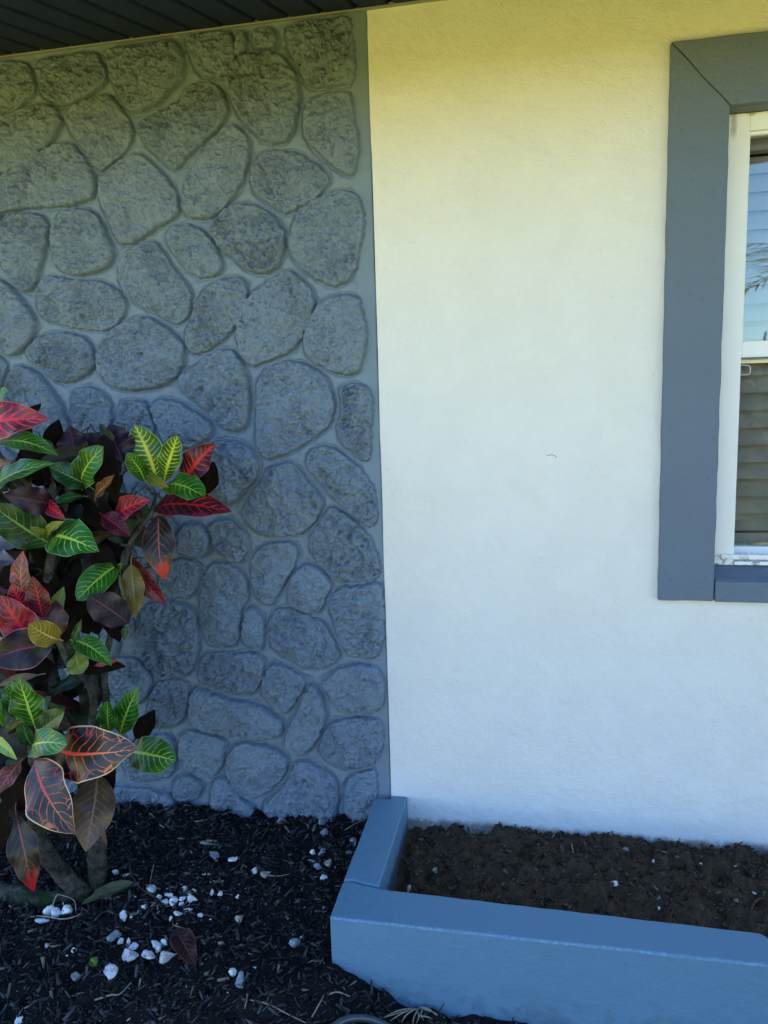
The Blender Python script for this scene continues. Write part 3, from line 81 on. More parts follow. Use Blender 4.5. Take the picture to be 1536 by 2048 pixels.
class MB:
    """collects verts and faces of one mesh"""
    def __init__(s): s.v = []; s.f = []
    def add(s, vs, fs):
        k = len(s.v); s.v += [tuple(a) for a in vs]; s.f += [tuple(i + k for i in q) for q in fs]
    def box(s, x0, x1, y0, y1, z0, z1):
        s.add([(x0, y0, z0), (x1, y0, z0), (x1, y1, z0), (x0, y1, z0), (x0, y0, z1), (x1, y0, z1), (x1, y1, z1), (x0, y1, z1)],
              [(0, 3, 2, 1), (4, 5, 6, 7), (0, 1, 5, 4), (1, 2, 6, 5), (2, 3, 7, 6), (3, 0, 4, 7)])
    def prism(s, poly, y0, y1):
        """poly of (x,z), counter-clockwise seen from -y"""
        n = len(poly)
        vs = [(x, y0, z) for x, z in poly] + [(x, y1, z) for x, z in poly]
        fs = [tuple(range(n)), tuple(range(2 * n - 1, n - 1, -1))] + [((i + 1) % n, i, n + i, n + (i + 1) % n) for i in range(n)]
        s.add(vs, fs)
    def vprism(s, poly, z0, z1):
        n = len(poly)
        vs = [(x, y, z0) for x, y in poly] + [(x, y, z1) for x, y in poly]
        fs = [tuple(range(n - 1, -1, -1)), tuple(range(n, 2 * n))] + [(i, (i + 1) % n, n + (i + 1) % n, n + i) for i in range(n)]
        s.add(vs, fs)
    def tube(s, pts, radii, seg=8, cap=True, jitter=0.0):
        pts = [Vector(q) for q in pts]; n = len(pts); ring = []
        ref = Vector((0.31, 0.2, 0.93))
        for i, q in enumerate(pts):
            t = (pts[min(i + 1, n - 1)] - pts[max(i - 1, 0)])
            if t.length < 1e-9: t = Vector((0, 0, 1))
            t.normalize()
            a = t.cross(ref)
            if a.length < 1e-4: a = t.cross(Vector((1, 0, 0)))
            a.normalize(); b = a.cross(t); ref = b if abs(b.dot(t)) < .9 else ref
            r = radii[i] if not isinstance(radii, (int, float)) else radii
            ring.append([q + (a * math.cos(2 * math.pi * k / seg) + b * math.sin(2 * math.pi * k / seg)) * r * (1 + jitter * random.uniform(-1, 1)) for k in range(seg)])
        vs = [v for rg in ring for v in rg]
        fs = [(i * seg + k, i * seg + (k + 1) % seg, (i + 1) * seg + (k + 1) % seg, (i + 1) * seg + k) for i in range(n - 1) for k in range(seg)]
        if cap:
            fs += [tuple(range(seg - 1, -1, -1)), tuple(range((n - 1) * seg, n * seg))]
        s.add(vs, fs)
    def mesh(s, name):
        me = bpy.data.meshes.new(name); me.from_pydata(s.v, [], s.f); me.update()
        bm = bmesh.new(); bm.from_mesh(me); bmesh.ops.recalc_face_normals(bm, faces=bm.faces); bm.to_mesh(me); bm.free()
        return me
    def build(s, name, mat, parent=None, smooth=False, bevel=0.0, seg=2):
        o = link(name, s.mesh(name), mat, parent, smooth)
        if bevel:
            m = o.modifiers.new('bevel', 'BEVEL'); m.width = bevel; m.segments = seg; m.limit_method = 'ANGLE'; m.angle_limit = RAD(40)
            o.data.polygons.foreach_set('use_smooth', np.ones(len(o.data.polygons), dtype=bool))
            m2 = o.modifiers.new('wn', 'WEIGHTED_NORMAL'); m2.keep_sharp = True
        return o

def grid_mesh(name, X, Y, Z, flip=False):
    """X,Y,Z 2-D arrays -> quad sheet"""
    h, w = X.shape
    co = np.stack([X, Y, Z], -1).reshape(-1, 3).astype(np.float32)
    i = (np.arange(h - 1)[:, None] * w + np.arange(w - 1)[None, :]).reshape(-1)
    q = np.stack([i, i + 1, i + w + 1, i + w], 1)
    if flip: q = q[:, ::-1]
    me = bpy.data.meshes.new(name)
    me.vertices.add(len(co)); me.vertices.foreach_set('co', co.reshape(-1))
    me.loops.add(q.size); me.loops.foreach_set('vertex_index', q.astype(np.int32).reshape(-1))
    me.polygons.add(len(q)); me.polygons.foreach_set('loop_start', np.arange(0, q.size, 4, dtype=np.int32))
    me.update(calc_edges=True); me.validate()
    return me

_rng = np.random.default_rng(11)
def fnoise(n, wl, seed, bw=0.45):
    """periodic n x n band-limited noise, wavelength wl cells, unit variance"""
    r = np.random.default_rng(seed)
    F = np.fft.fft2(r.standard_normal((n, n)))
    k = np.hypot(np.fft.fftfreq(n)[:, None], np.fft.fftfreq(n)[None, :]) + 1e-9
    F *= np.exp(-(np.log(k * wl) / bw) ** 2 / 2)
    a = np.fft.ifft2(F).real
    return a / a.std()

def samp(a, u, v):
    n = a.shape[0]; u = np.mod(u, n); v = np.mod(v, n)
    i = np.floor(u).astype(int); j = np.floor(v).astype(int); fu = u - i; fv = v - j
    i %= n; j %= n; i2 = (i + 1) % n; j2 = (j + 1) % n
    return (a[i, j] * (1 - fu) + a[i2, j] * fu) * (1 - fv) + (a[i, j2] * (1 - fu) + a[i2, j2] * fu) * fv

def sstep(a, b, x):
    t = np.clip((x - a) / (b - a), 0, 1); return t * t * (3 - 2 * t)

# ------------------------------------------------------------------ node helpers
class NT:
    def __init__(s, name):
        s.m = bpy.data.materials.new(name); s.m.use_nodes = True
        s.t = s.m.node_tree; s.t.nodes.clear()
        s.out = s.t.nodes.new('ShaderNodeOutputMaterial')
        s.b = s.t.nodes.new('ShaderNodeBsdfPrincipled')
        s.t.links.new(s.b.outputs[0], s.out.inputs['Surface'])
        s.tc = s.t.nodes.new('ShaderNodeTexCoord')
    def put(s, sock, v):
        if isinstance(v, bpy.types.NodeSocket): s.t.links.new(v, sock)
        elif isinstance(v, (tuple, list)):
            sock.default_value = tuple(v) + (1.0,) if len(v) == 3 and len(sock.default_value) == 4 else tuple(v)
        else: sock.default_value = v
    def math(s, op, a, b=0.0, c=0.0):
        n = s.t.nodes.new('ShaderNodeMath'); n.operation = op
        s.put(n.inputs[0], a); s.put(n.inputs[1], b); s.put(n.inputs[2], c)
        return n.outputs[0]
    def smooth(s, x, a, b, lo=0.0, hi=1.0):
        n = s.t.nodes.new('ShaderNodeMapRange'); n.interpolation_type = 'SMOOTHSTEP'
        s.put(n.inputs['Value'], x); s.put(n.inputs['From Min'], a); s.put(n.inputs['From Max'], b); s.put(n.inputs['To Min'], lo); s.put(n.inputs['To Max'], hi)
        return n.outputs['Result']
    def noise(s, scale, detail=3.0, rough=0.55, vec=None, dist=0.0):
        n = s.t.nodes.new('ShaderNodeTexNoise'); n.inputs['Scale'].default_value = scale
        n.inputs['Detail'].default_value = detail; n.inputs['Roughness'].default_value = rough; n.inputs['Distortion'].default_value = dist
        s.t.links.new(vec if vec is not None else s.tc.outputs['Object'], n.inputs['Vector'])
        return n
    def vor(s, scale, feature='F1', vec=None):
        n = s.t.nodes.new('ShaderNodeTexVoronoi'); n.feature = feature; n.inputs['Scale'].default_value = scale
        s.t.links.new(vec if vec is not None else s.tc.outputs['Object'], n.inputs['Vector'])
        return n
    def mix(s, f, a, b):
        n = s.t.nodes.new('ShaderNodeMix'); n.data_type = 'RGBA'
        s.put(n.inputs[0], f); s.put(n.inputs[6], a); s.put(n.inputs[7], b)
        return n.outputs[2]
    def bump(s, h, strength=0.3, dist=0.002, prev=None):
        n = s.t.nodes.new('ShaderNodeBump'); n.inputs['Strength'].default_value = strength; n.inputs['Distance'].default_value = dist
        s.put(n.inputs['Height'], h)
        if prev is not None: s.t.links.new(prev, n.inputs['Normal'])
        return n.outputs[0]
    def sep(s, vec):
        n = s.t.nodes.new('ShaderNodeSeparateXYZ'); s.t.links.new(vec, n.inputs[0]); return n.outputs
    def fin(s, col=None, rough=0.6, normal=None, spec=0.4):
        if col is not None: s.put(s.b.inputs['Base Color'], col)
        s.put(s.b.inputs['Roughness'], rough); s.b.inputs['Specular IOR Level'].default_value = spec
        if normal is not None: s.t.links.new(normal, s.b.inputs['Normal'])
        return s.m

PAINT = (0.125, 0.165, 0.225)
def paint_mat(name, base, scale=160, strength=0.35, dist=0.002, rough=0.55, var=0.10, grain=0.6):
    t = NT(name)
    n1 = t.noise(scale, 4, 0.6); n2 = t.noise(scale * .22, 3, 0.5); n3 = t.noise(3.2, 4, 0.6)
    h = t.math('ADD', t.math('MULTIPLY', n1.outputs[0], grain), n2.outputs[0])
    nb = t.bump(h, strength, dist)
    c = t.mix(n3.outputs[0], tuple(v * (1 - var) for v in base), tuple(v * (1 + var) for v in base))
    n4 = t.noise(scale * .5, 2, 0.5)
    c = t.mix(t.smooth(n4.outputs[0], .66, .74, 0, .25), c, tuple(v * .6 for v in base))
    return t.fin(c, rough, nb, 0.35)

def stucco_mat():
    t = NT('cream_stucco_paint')
    n1 = t.noise(210, 3, 0.6); n2 = t.noise(46, 4, 0.6); n3 = t.noise(2.2, 4, 0.6); n4 = t.noise(95, 2, .5)
    xyz = t.sep(t.tc.outputs['Object'])
    low = t.smooth(xyz[2], 0.75, 0.15, 0.0, 1.0)
    n5 = t.noise(26, 5, 0.65)
    h = t.math('ADD', t.math('MULTIPLY', n1.outputs[0], .75), t.math('MULTIPLY', n2.outputs[0], .9))
    h = t.math('ADD', h, t.math('MULTIPLY', t.math('MULTIPLY', n5.outputs[0], low), .7))
    dim = t.smooth(n4.outputs[0], .30, .24, 0, 1)
    n8 = t.noise(7, 4, .55, None, .6); n9 = t.noise(17, 3, .5)
    h = t.math('ADD', h, t.math('ADD', t.math('MULTIPLY', n8.outputs[0], 1.8), t.math('MULTIPLY', n9.outputs[0], 1.3)))
    h = t.math('SUBTRACT', h, t.math('MULTIPLY', dim, .35))
    nb = t.bump(h, 0.7, 0.0052)
    c = t.mix(n3.outputs[0], (0.77, 0.76, 0.735), (0.85, 0.84, 0.81))
    c = t.mix(t.smooth(n8.outputs[0], .35, .65, .12, 0), c, (.60, .58, .54))
    wv = t.noise(1.7, 5, .6, None, 1.5); cr = t.smooth(t.math('ABSOLUTE', t.math('SUBTRACT', wv.outputs[0], .53)), .0, .0012, 1, 0)
    c = t.mix(t.math('MULTIPLY', cr, t.math('MULTIPLY', t.smooth(n9.outputs[0], .5, .62, 0, .30), t.smooth(xyz[2], .9, .5, 0, 1))), c, (.42, .40, .37))
    c = t.mix(t.math('MULTIPLY', dim, .16), c, (.42, .40, .36))
    # splashed soil on the lowest few centimetres
    n6 = t.noise(38, 5, .7)
    s = t.math('MULTIPLY', t.smooth(t.math('ADD', xyz[2], t.math('MULTIPLY', n6.outputs[0], -.03)), 0.024, 0.0, 0, 1), t.smooth(n6.outputs[0], .30, .50, .3, 1))
    c = t.mix(t.math('MULTIPLY', s, .75), c, (0.16, 0.12, 0.09))
    return t.fin(c, 0.75, nb, 0.25)

def stone_mat():
    t = NT('grey_painted_stone')
    n1 = t.noise(330, 4, 0.65); n2 = t.noise(120, 4, .6); n3 = t.noise(4.0, 4, .6)
    h = t.math('ADD', t.math('MULTIPLY', n1.outputs[0], .6), n2.outputs[0])
    at = t.t.nodes.new('ShaderNodeAttribute'); at.attribute_name = 'stone_face'; sf = at.outputs['Fac']
    h = t.math('MULTIPLY', h, t.math('ADD', t.math('MULTIPLY', sf, .85), .15))
    nb = t.bump(h, 1.0, 0.009)
    c = t.mix(n3.outputs[0], (.222, .295, .385), (.262, .345, .445))
    n4 = t.noise(60, 4, .65)
    c = t.mix(t.smooth(n4.outputs[0], .58, .74, 0, .10), c, (.12, .14, .16))
    # mottled paint on the rough stone: specks painted as dark pit shade and pale highlights
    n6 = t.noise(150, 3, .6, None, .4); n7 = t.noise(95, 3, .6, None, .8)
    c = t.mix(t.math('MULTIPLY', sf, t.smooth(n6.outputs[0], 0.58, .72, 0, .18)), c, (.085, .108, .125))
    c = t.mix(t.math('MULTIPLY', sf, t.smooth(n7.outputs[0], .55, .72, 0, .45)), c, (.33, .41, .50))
    c = t.mix(t.math('MULTIPLY', t.math('SUBTRACT', 1.0, t.math('MINIMUM', sf, 1.0)), .55), c, (.115, .163, .210))
    return t.fin(c, 0.62, nb, 0.35)

def plain(name, base, rough=0.5, var=0.12, scale=40, bump=0.2, spec=0.4, dist=0.001):
    t = NT(name); n = t.noise(scale, 4, .6)
    c = t.mix(n.outputs[0], tuple(v * (1 - var) for v in base), tuple(v * (1 + var) for v in base))
    return t.fin(c, rough, t.bump(n.outputs[0], bump, dist) if bump else None, spec)

def planter_paint():
    t = NT('slate_blue_masonry_paint'); base = (.122, .238, .335)
    n1 = t.noise(120, 4, .6); n2 = t.noise(28, 4, .55); n3 = t.noise(3.5, 4, .6); n4 = t.noise(300, 2, .5)
    h = t.math('ADD', t.math('MULTIPLY', n1.outputs[0], .5), n2.outputs[0])
    n7 = t.noise(9, 4, .55)
    h = t.math('ADD', h, t.math('MULTIPLY', n7.outputs[0], .4))
    nb = t.bump(h, .6, .0055)
    c = t.mix(n3.outputs[0], tuple(v * .9 for v in base), tuple(v * 1.1 for v in base))
    xyz = t.sep(t.tc.outputs['Object'])
    # scuffed paler paint along the arris, doubling as its painted highlight
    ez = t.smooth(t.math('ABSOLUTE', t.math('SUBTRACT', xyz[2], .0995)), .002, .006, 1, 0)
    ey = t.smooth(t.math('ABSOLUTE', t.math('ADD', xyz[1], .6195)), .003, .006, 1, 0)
    wear_highlight = t.math('MULTIPLY', t.math('MULTIPLY', ez, ey), t.smooth(n2.outputs[0], .35, .55, .35, 1))
    c = t.mix(t.math('MULTIPLY', wear_highlight, t.smooth(n1.outputs[0], .42, .62, .0, .55)), c, (.26, .42, .56))
    dirt = t.math('MULTIPLY', t.smooth(n1.outputs[0], .62, .70, 0, .5), t.smooth(n3.outputs[0], .45, .6, 0, 1))
    c = t.mix(dirt, c, tuple(v * .55 for v in base))
    spl = t.math('MULTIPLY', t.smooth(xyz[2], .0, -.13, 0, 1), t.smooth(n2.outputs[0], .45, .62, 0, .3))
    c = t.mix(spl, c, (.06, .055, .05))
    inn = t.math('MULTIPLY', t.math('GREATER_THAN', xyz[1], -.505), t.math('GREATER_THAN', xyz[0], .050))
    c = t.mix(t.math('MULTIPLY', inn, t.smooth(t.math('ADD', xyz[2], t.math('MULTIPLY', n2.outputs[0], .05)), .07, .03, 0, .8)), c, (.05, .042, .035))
    return t.fin(c, .5, nb, .3)
M = {}
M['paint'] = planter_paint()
M['trim'] = paint_mat('slate_blue_stucco_paint', PAINT, 95, .7, .007, .6)
M['stucco'] = stucco_mat()
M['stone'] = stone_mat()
M['soffit'] = None
M['roof'] = plain('roof_shingle', (.10, .09, .08), .9, .3, 25)
M['fascia'] = plain('fascia_paint', (.11, .145, .19), .5)
M['inside'] = plain('dark_interior', (.05, .045, .04), .9)

def frame_mat():
    t = NT('white_window_vinyl'); xyz = t.sep(t.tc.outputs['Object'])
    n = t.noise(22, 5, .65); n2 = t.noise(160, 3, .5); n3 = t.noise(70, 4, .6)
    c = t.mix(n.outputs[0], (.80, .81, .81), (.87, .88, .88))
    # brown caulk smear in the top corner, dirt in the bottom corner
    top = t.smooth(t.math('ADD', xyz[2], t.math('MULTIPLY', n.outputs[0], .05)), 2.119, 2.126, 0, .8)
    c = t.mix(top, c, (.42, .33, .18))
    dx = t.math('ABSOLUTE', t.math('SUBTRACT', xyz[0], .983))
    drip = t.math('MULTIPLY', t.smooth(t.math('ADD', dx, t.math('MULTIPLY', n3.outputs[0], .012)), .018, .008, 0, 1), t.smooth(xyz[2], 2.03, 2.06, 0, 1))
    c = t.mix(t.math('MULTIPLY', drip, .7), c, (.36, .31, .24))
    low = t.math('MULTIPLY', t.smooth(xyz[2], .905, .875, 0, 1), t.smooth(n3.outputs[0], .46, .6, 0, 1))
    c = t.mix(t.math('MULTIPLY', low, .75), c, (.16, .11, .10))
    return t.fin(c, .38, t.bump(n2.outputs[0], .15, .001), .5)
M['frame'] = frame_mat()

def glass_mat():
    m = bpy.data.materials.new('window_glass'); m.use_nodes = True; t = m.node_tree; t.nodes.clear()
    o = t.nodes.new('ShaderNodeOutputMaterial'); mx = t.nodes.new('ShaderNodeMixShader')
    tr = t.nodes.new('ShaderNodeBsdfTransparent'); tr.inputs[0].default_value = (.91, .90, .90, 1)
    g = t.nodes.new('ShaderNodeBsdfGlossy'); g.inputs['Roughness'].default_value = 0.015; g.inputs['Color'].default_value = (.84, 1, .97, 1)
    tc = t.nodes.new('ShaderNodeTexCoord'); n = t.nodes.new('ShaderNodeTexNoise'); n.inputs['Scale'].default_value = 5
    b = t.nodes.new('ShaderNodeBump'); b.inputs['Strength'].default_value = .06; b.inputs['Distance'].default_value = .01
    t.links.new(tc.outputs['Object'], n.inputs['Vector']); t.links.new(n.outputs[0], b.inputs['Height']); t.links.new(b.outputs[0], g.inputs['Normal'])
    fr = t.nodes.new('ShaderNodeFresnel'); fr.inputs['IOR'].default_value = 1.8
    t.links.new(fr.outputs[0], mx.inputs[0]); t.links.new(tr.outputs[0], mx.inputs[1]); t.links.new(g.outputs[0], mx.inputs[2]); t.links.new(mx.outputs[0], o.inputs[0])
    return m
M['glass'] = glass_mat()
M['blind'] = plain('blind_slat', (.60, .57, .50), .5, .12, 9, 0)
M['rail'] = plain('blind_rail', (.50, .50, .52), .5, .06, 9, 0)

def soffit_mat():
    t = NT('dark_perforated_soffit'); v = t.vor(170)
    d = t.smooth(v.outputs['Distance'], .18, .30, 1, 0)
    n = t.noise(14, 3, .5)
    c = t.mix(n.outputs[0], (.022, .033, .070), (.034, .048, .092))
    c = t.mix(t.math('MULTIPLY', d, .6), c, (.008, .009, .010))
    return t.fin(c, .8, t.bump(d, .3, -.002), .03)
M['soffit'] = soffit_mat()

# ------------------------------------------------------------------ ground height
def gh(x, y):
    return .012 + .075 * y - .09 * sstep(-.05, .2, x) * sstep(-.5, -.62, y)

N512 = 1024
NZ = {k: fnoise(N512, wl, sd) for k, wl, sd in (('a', 7, 1), ('b', 3.5, 2), ('c', 16, 3), ('d', 40, 4), ('e', 2.4, 5), ('g', 90, 6), ('f', 20, 7))}

def ground_z(X, Y, amp=1.0):
    u, v = X / .006, Y / .006
    return gh(X, Y) + amp * (.0035 * samp(NZ['c'], u, v) + .0030 * samp(NZ['a'], u, v) + .004 * samp(NZ['d'], u, v))

def mulch_base():
    t = NT('black_dyed_mulch_bed'); n = t.noise(90, 5, .7); n2 = t.noise(4, 3, .5)
    xyz = t.sep(t.tc.outputs['Object'])
    c = t.mix(n.outputs[0], (.006, .006, .007), (.018, .017, .017))
    soil = t.smooth(t.math('ADD', t.math('MULTIPLY', xyz[1], -1), t.math('MULTIPLY', n2.outputs[0], .3)), .78, .95, 0, .8)
    soil = t.math('MULTIPLY', soil, t.smooth(xyz[0], -.75, -.35, 0, 1))
    c = t.mix(soil, c, (.026, .019, .016))
    return t.fin(c, .95, t.bump(n.outputs[0], .8, .006), .1)
M['mulch'] = mulch_base()

X, Y = np.meshgrid(np.arange(-2.4, 2.41, .007), np.arange(-1.7, .031, .007))
me = grid_mesh('ground', X, Y, ground_z(X, Y) - .16 * sstep(2.2, 2.4, np.abs(X)) - .03 * sstep(-1.55, -1.7, Y) - .12 * sstep(.0, .03, X) * sstep(-.60, -.54, Y) * sstep(1.42, 1.38, X))
tag(link('ground', me, M['mulch']), kind='structure')

def lawn_mat():
    t = NT('sunlit_lawn'); n = t.noise(55, 5, .7); n2 = t.noise(1.3, 4, .6)
    c = t.mix(n.outputs[0], (.25, .225, .040), (.40, .355, .070))
    c = t.mix(t.math('MULTIPLY', n2.outputs[0], .35), c, (.36, .28, .06))
    return t.fin(c, .9, t.bump(n.outputs[0], .6, .02), .1)
M['lawn'] = lawn_mat()
lb = MB()
lz = -.118
lb.add([(-90, -90, lz), (90, -90, lz), (90, -1.69, lz), (-90, -1.69, lz)], [(0, 1, 2, 3)])
lb.add([(-90, -1.69, lz), (-2.39, -1.69, lz), (-2.39, 90, lz), (-90, 90, lz)], [(0, 1, 2, 3)])
lb.add([(2.39, -1.69, lz), (90, -1.69, lz), (90, 90, lz), (2.39, 90, lz)], [(0, 1, 2, 3)])
tag(lb.build('lawn', M['lawn']), kind='structure')

# ------------------------------------------------------------------ the house
HOUSE = empty('house', (0, 0, 0))
tag(HOUSE, 'house front with grey painted fieldstone at left, cream stucco and blue-grey trimmed window at right', 'house')

def facets(X, Z, cell, seed):
    """chiselled facets: nearest jittered cell, each with its own height and tilt (unit scale)"""
    r = np.random.default_rng(seed); T = r.random((5, 128, 128))
    x = X / cell; z = Z / cell; i0 = np.floor(x).astype(int); j0 = np.floor(z).astype(int)
    best = np.full(X.shape, 9.0); out = np.zeros(X.shape)
    for di in (-1, 0, 1):
        for dj in (-1, 0, 1):
            i = i0 + di; j = j0 + dj; a = i % 128; b_ = j % 128
            dx = x - i - T[0][a, b_]; dz = z - j - T[1][a, b_]
            q = dx * dx + dz * dz * 1.2; m = q < best
            best = np.where(m, q, best)
            out = np.where(m, (T[2][a, b_] - .5) + (T[3][a, b_] - .5) * dx * 1.3 + (T[4][a, b_] - .5) * dz * 1.3, out)
    return out

def stone_wall():
    dx = .0026
    xs = np.concatenate([np.arange(-2.6, -1.33, .011), np.arange(-1.33, .0005, dx)])
    xs[-1] = 0.0
    zs = np.arange(-.12, 2.462, dx)
    XX, ZZ = np.meshgrid(xs, zs)
    D = np.full(XX.shape, -1.0)       # inside distance to own outline, <0 outside
    ID = np.full(XX.shape, -1, dtype=int)
    def chaikin(p, k=1):
        p = np.array(p, float)
        for _ in range(k):
            q = np.roll(p, -1, 0); p = np.stack([.75 * p + .25 * q, .25 * p + .75 * q], 1).reshape(-1, 2)
        return p
    rng = np.random.default_rng(5)
    edge_n = .0014 * samp(NZ['c'], XX / .0026, ZZ / .0026) + .0004 * samp(NZ['a'], XX / .0026, ZZ / .0026)
    def put(poly, k):
        p = chaikin(poly)
        lo = p.min(0) - .02; hi = p.max(0) + .02
        i0, i1 = np.searchsorted(xs, [lo[0], hi[0]]); j0, j1 = np.searchsorted(zs, [lo[1], hi[1]])
        if i1 <= i0 or j1 <= j0: return
        gx = XX[j0:j1, i0:i1]; gz = ZZ[j0:j1, i0:i1]
        dist = np.full(gx.shape, 9.0); ins = np.zeros(gx.shape, bool)
        for a, b in zip(p, np.roll(p, -1, 0)):
            e = b - a; L2 = (e ** 2).sum() + 1e-12
            tt = np.clip(((gx - a[0]) * e[0] + (gz - a[1]) * e[1]) / L2, 0, 1)
            dist = np.minimum(dist, np.hypot(gx - a[0] - tt * e[0], gz - a[1] - tt * e[1]))
            if abs(e[1]) > 1e-12:
                c = ((a[1] > gz) != (b[1] > gz)) & (gx < e[0] * (gz - a[1]) / e[1] + a[0])
                ins ^= c
        sd = np.where(ins, dist, -dist) + edge_n[j0:j1, i0:i1] + .0045
        sub = D[j0:j1, i0:i1]; m = sd > sub
        sub[m] = sd[m]; ID[j0:j1, i0:i1][m & (sd > 0)] = k
    k = 0
    for s in STONES: put(s, k); k += 1
    # stones behind the shrub and beyond the photograph's left edge
    tries = 0; placed = [np.mean(np.array(s), 0) for s in STONES]
    rad = [np.array(s).ptp(0).mean() / 2 if hasattr(np.array(s), 'ptp') else np.ptp(np.array(s), axis=0).mean() / 2 for s in STONES]
    for tries in range(9000):
        r = rng.uniform(.045, .10) if tries < 4000 else rng.uniform(.03, .06)
        c = np.array([rng.uniform(-2.6, -.62), rng.uniform(0, 2.43)])
        if c[0] > -1.22 and c[1] > 1.45: continue
        ok = all(np.hypot(*(c - q)) > (r + rr) * .98 for q, rr in zip(placed, rad))
        if not ok: continue
        a0 = rng.uniform(0, 6.28); asp = rng.uniform(.8, 1.2)
        an = np.sort(rng.uniform(0, 2 * np.pi, 9)); an = np.linspace(0, 2 * np.pi, 10)[:-1] + rng.uniform(-.2, .2, 9)
        rr = r * rng.uniform(.86, 1.08, 9)
        poly = [(c[0] + rr[i] * asp * math.cos(an[i] + a0), c[1] + rr[i] / asp * math.sin(an[i] + a0)) for i in range(9)]
        put(poly, k); k += 1; placed.append(c); rad.append(r)
    Hs = rng.uniform(.024, .038, k + 1); tiltx = rng.uniform(-.05, .05, k + 1); tiltz = rng.uniform(-.05, .05, k + 1); rug = rng.uniform(.75, 1.35, k + 1)
    cx = np.zeros(k + 1); cz = np.zeros(k + 1)
    for i in range(k):
        m = ID == i
        if m.any(): cx[i] = XX[m].mean(); cz[i] = ZZ[m].mean()
    d = np.clip(D, 0, None)
    I = ID
    H = Hs[I] * (1 - np.exp(-(d / .0045) ** 1.5)) + .012 * sstep(0, .08, d)
    H += (tiltx[I] * (XX - cx[I]) + tiltz[I] * (ZZ - cz[I])) * sstep(0, .02, d)
    u, v = XX / .0026, ZZ / .0026
    na = samp(NZ['a'], u * .8 + 37, v * 1.15); nb = samp(NZ['b'], u, v); nc = samp(NZ['c'], u * .9 + 50, v + 17); nd = samp(NZ['d'], u + 99, v); ne = samp(NZ['e'], u, v)
    nf = samp(NZ['f'], u * .85 + 13, v * 1.2 + 5); crag = -.0030 * np.abs(nf + .5 * nc) + .0045 * sstep(-.12, .12, samp(NZ['d'], u + 31, v * 1.3 + 9) + .25 * nc) 
    wx = XX + .006 * nc + .002 * na; wz = ZZ + .006 * samp(NZ['c'], u + 211, v + 87) + .002 * nb
    fct = .0100 * facets(wx, wz, .034, 41) + .0066 * facets(wx + .3, wz, .015, 42) + .0030 * facets(wx, wz + .7, .0075, 43)
    rugged = crag + fct + .0022 * nc - .0034 * np.abs(na + .5 * nb) + .0016 * nb + .0016 * ne + .003 * nd
    pit = sstep(1.1, 1.9, na * .8 + nc * .7) * .0045 * sstep(-.2, .8, samp(NZ['g'], u + 71, v + 40))
    patch = .72 + .32 * sstep(-.9, 1.2, samp(NZ['g'], u + 7, v))
    H = H + np.where(I >= 0, (rugged - pit) * patch * rug[I] * sstep(.001, .014, d), 0)
    # mortar: trowelled hollow with a faint ridge along the joints
    g = np.clip(-D, 0, .06)
    H = H + np.where(I < 0, .0009 * nc + .0016 * nd + .003 * sstep(0, .02, g), 0)
    strip = sstep(-.062, -.048, XX)
    H = np.where(I < 0, H + .0075 - .0085 * np.exp(-(g / .0042) ** 2), H)
    H = np.where(I < 0, H * (1 - strip) + strip * (.0075 + .0006 * nd), H)
    edge = sstep(-.004, 0, XX)
    H = H * (1 - edge) + edge * .004
    H = np.clip(H, 0, None)
    me = grid_mesh('stone_facing', XX, -H, ZZ)
    at = me.attributes.new('stone_face', 'FLOAT', 'POINT')
    at.data.foreach_set('value', np.where(I >= 0, sstep(.001, .006, d) * (.6 + .4 * rug[I] * patch), 0).astype(np.float32).reshape(-1))
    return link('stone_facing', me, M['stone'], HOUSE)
stone_wall()

# cream stucco coat with the window opening (front 5 mm proud of the painted strip)
OX0, OX1, OZ0, OZ1 = .9530, 2.10, .842, 2.112
def stucco():
    b = MB(); xs = [0, OX0, OX1, 4.2]; zs = [-.3, OZ0, OZ1, 2.462]
    y0, y1 = -.0115, .16
    idx = {}
    for side, y in ((0, y0), (1, y1)):
        for i, x in enumerate(xs):
            for j, z in enumerate(zs):
                idx[(side, i, j)] = len(b.v); b.v.append((x, y, z))
    for i in range(3):
        for j in range(3):
            if i == 1 and j == 1: continue
            b.f.append((idx[0, i, j], idx[0, i + 1, j], idx[0, i + 1, j + 1], idx[0, i, j + 1]))
            b.f.append((idx[1, i, j], idx[1, i, j + 1], idx[1, i + 1, j + 1], idx[1, i + 1, j]))
    for (i, j, i2, j2) in ((1, 1, 2, 1), (2, 1, 2, 2), (2, 2, 1, 2), (1, 2, 1, 1)):
        b.f.append((idx[0, i, j], idx[0, i2, j2], idx[1, i2, j2], idx[1, i, j]))
    for j in range(3):
        b.f.append((idx[0, 0, j], idx[0, 0, j + 1], idx[1, 0, j + 1], idx[1, 0, j]))
        b.f.append((idx[0, 3, j], idx[0, 3, j + 1], idx[1, 3, j + 1], idx[1, 3, j]))
    for i in range(3):
        b.f.append((idx[0, i, 0], idx[0, i + 1, 0], idx[1, i + 1, 0], idx[1, i, 0]))
        b.f.append((idx[0, i, 3], idx[0, i + 1, 3], idx[1, i + 1, 3], idx[1, i, 3]))
    o = b.build('stucco_wall', M['stucco'], HOUSE)
    bm = bmesh.new(); bm.from_mesh(o.data); r = random.Random(9)
    ed = [e for e in bm.edges if all(abs(v.co.x) < 1e-6 and abs(v.co.y - y0) < 1e-6 for v in e.verts)]
    bmesh.ops.subdivide_edges(bm, edges=ed, cuts=26)
    for v in bm.verts:
        if abs(v.co.x) < 1e-6 and abs(v.co.y - y0) < 1e-6: v.co.x = r.uniform(-.0012, .0014)
    bm.to_mesh(o.data); bm.free()
stucco()

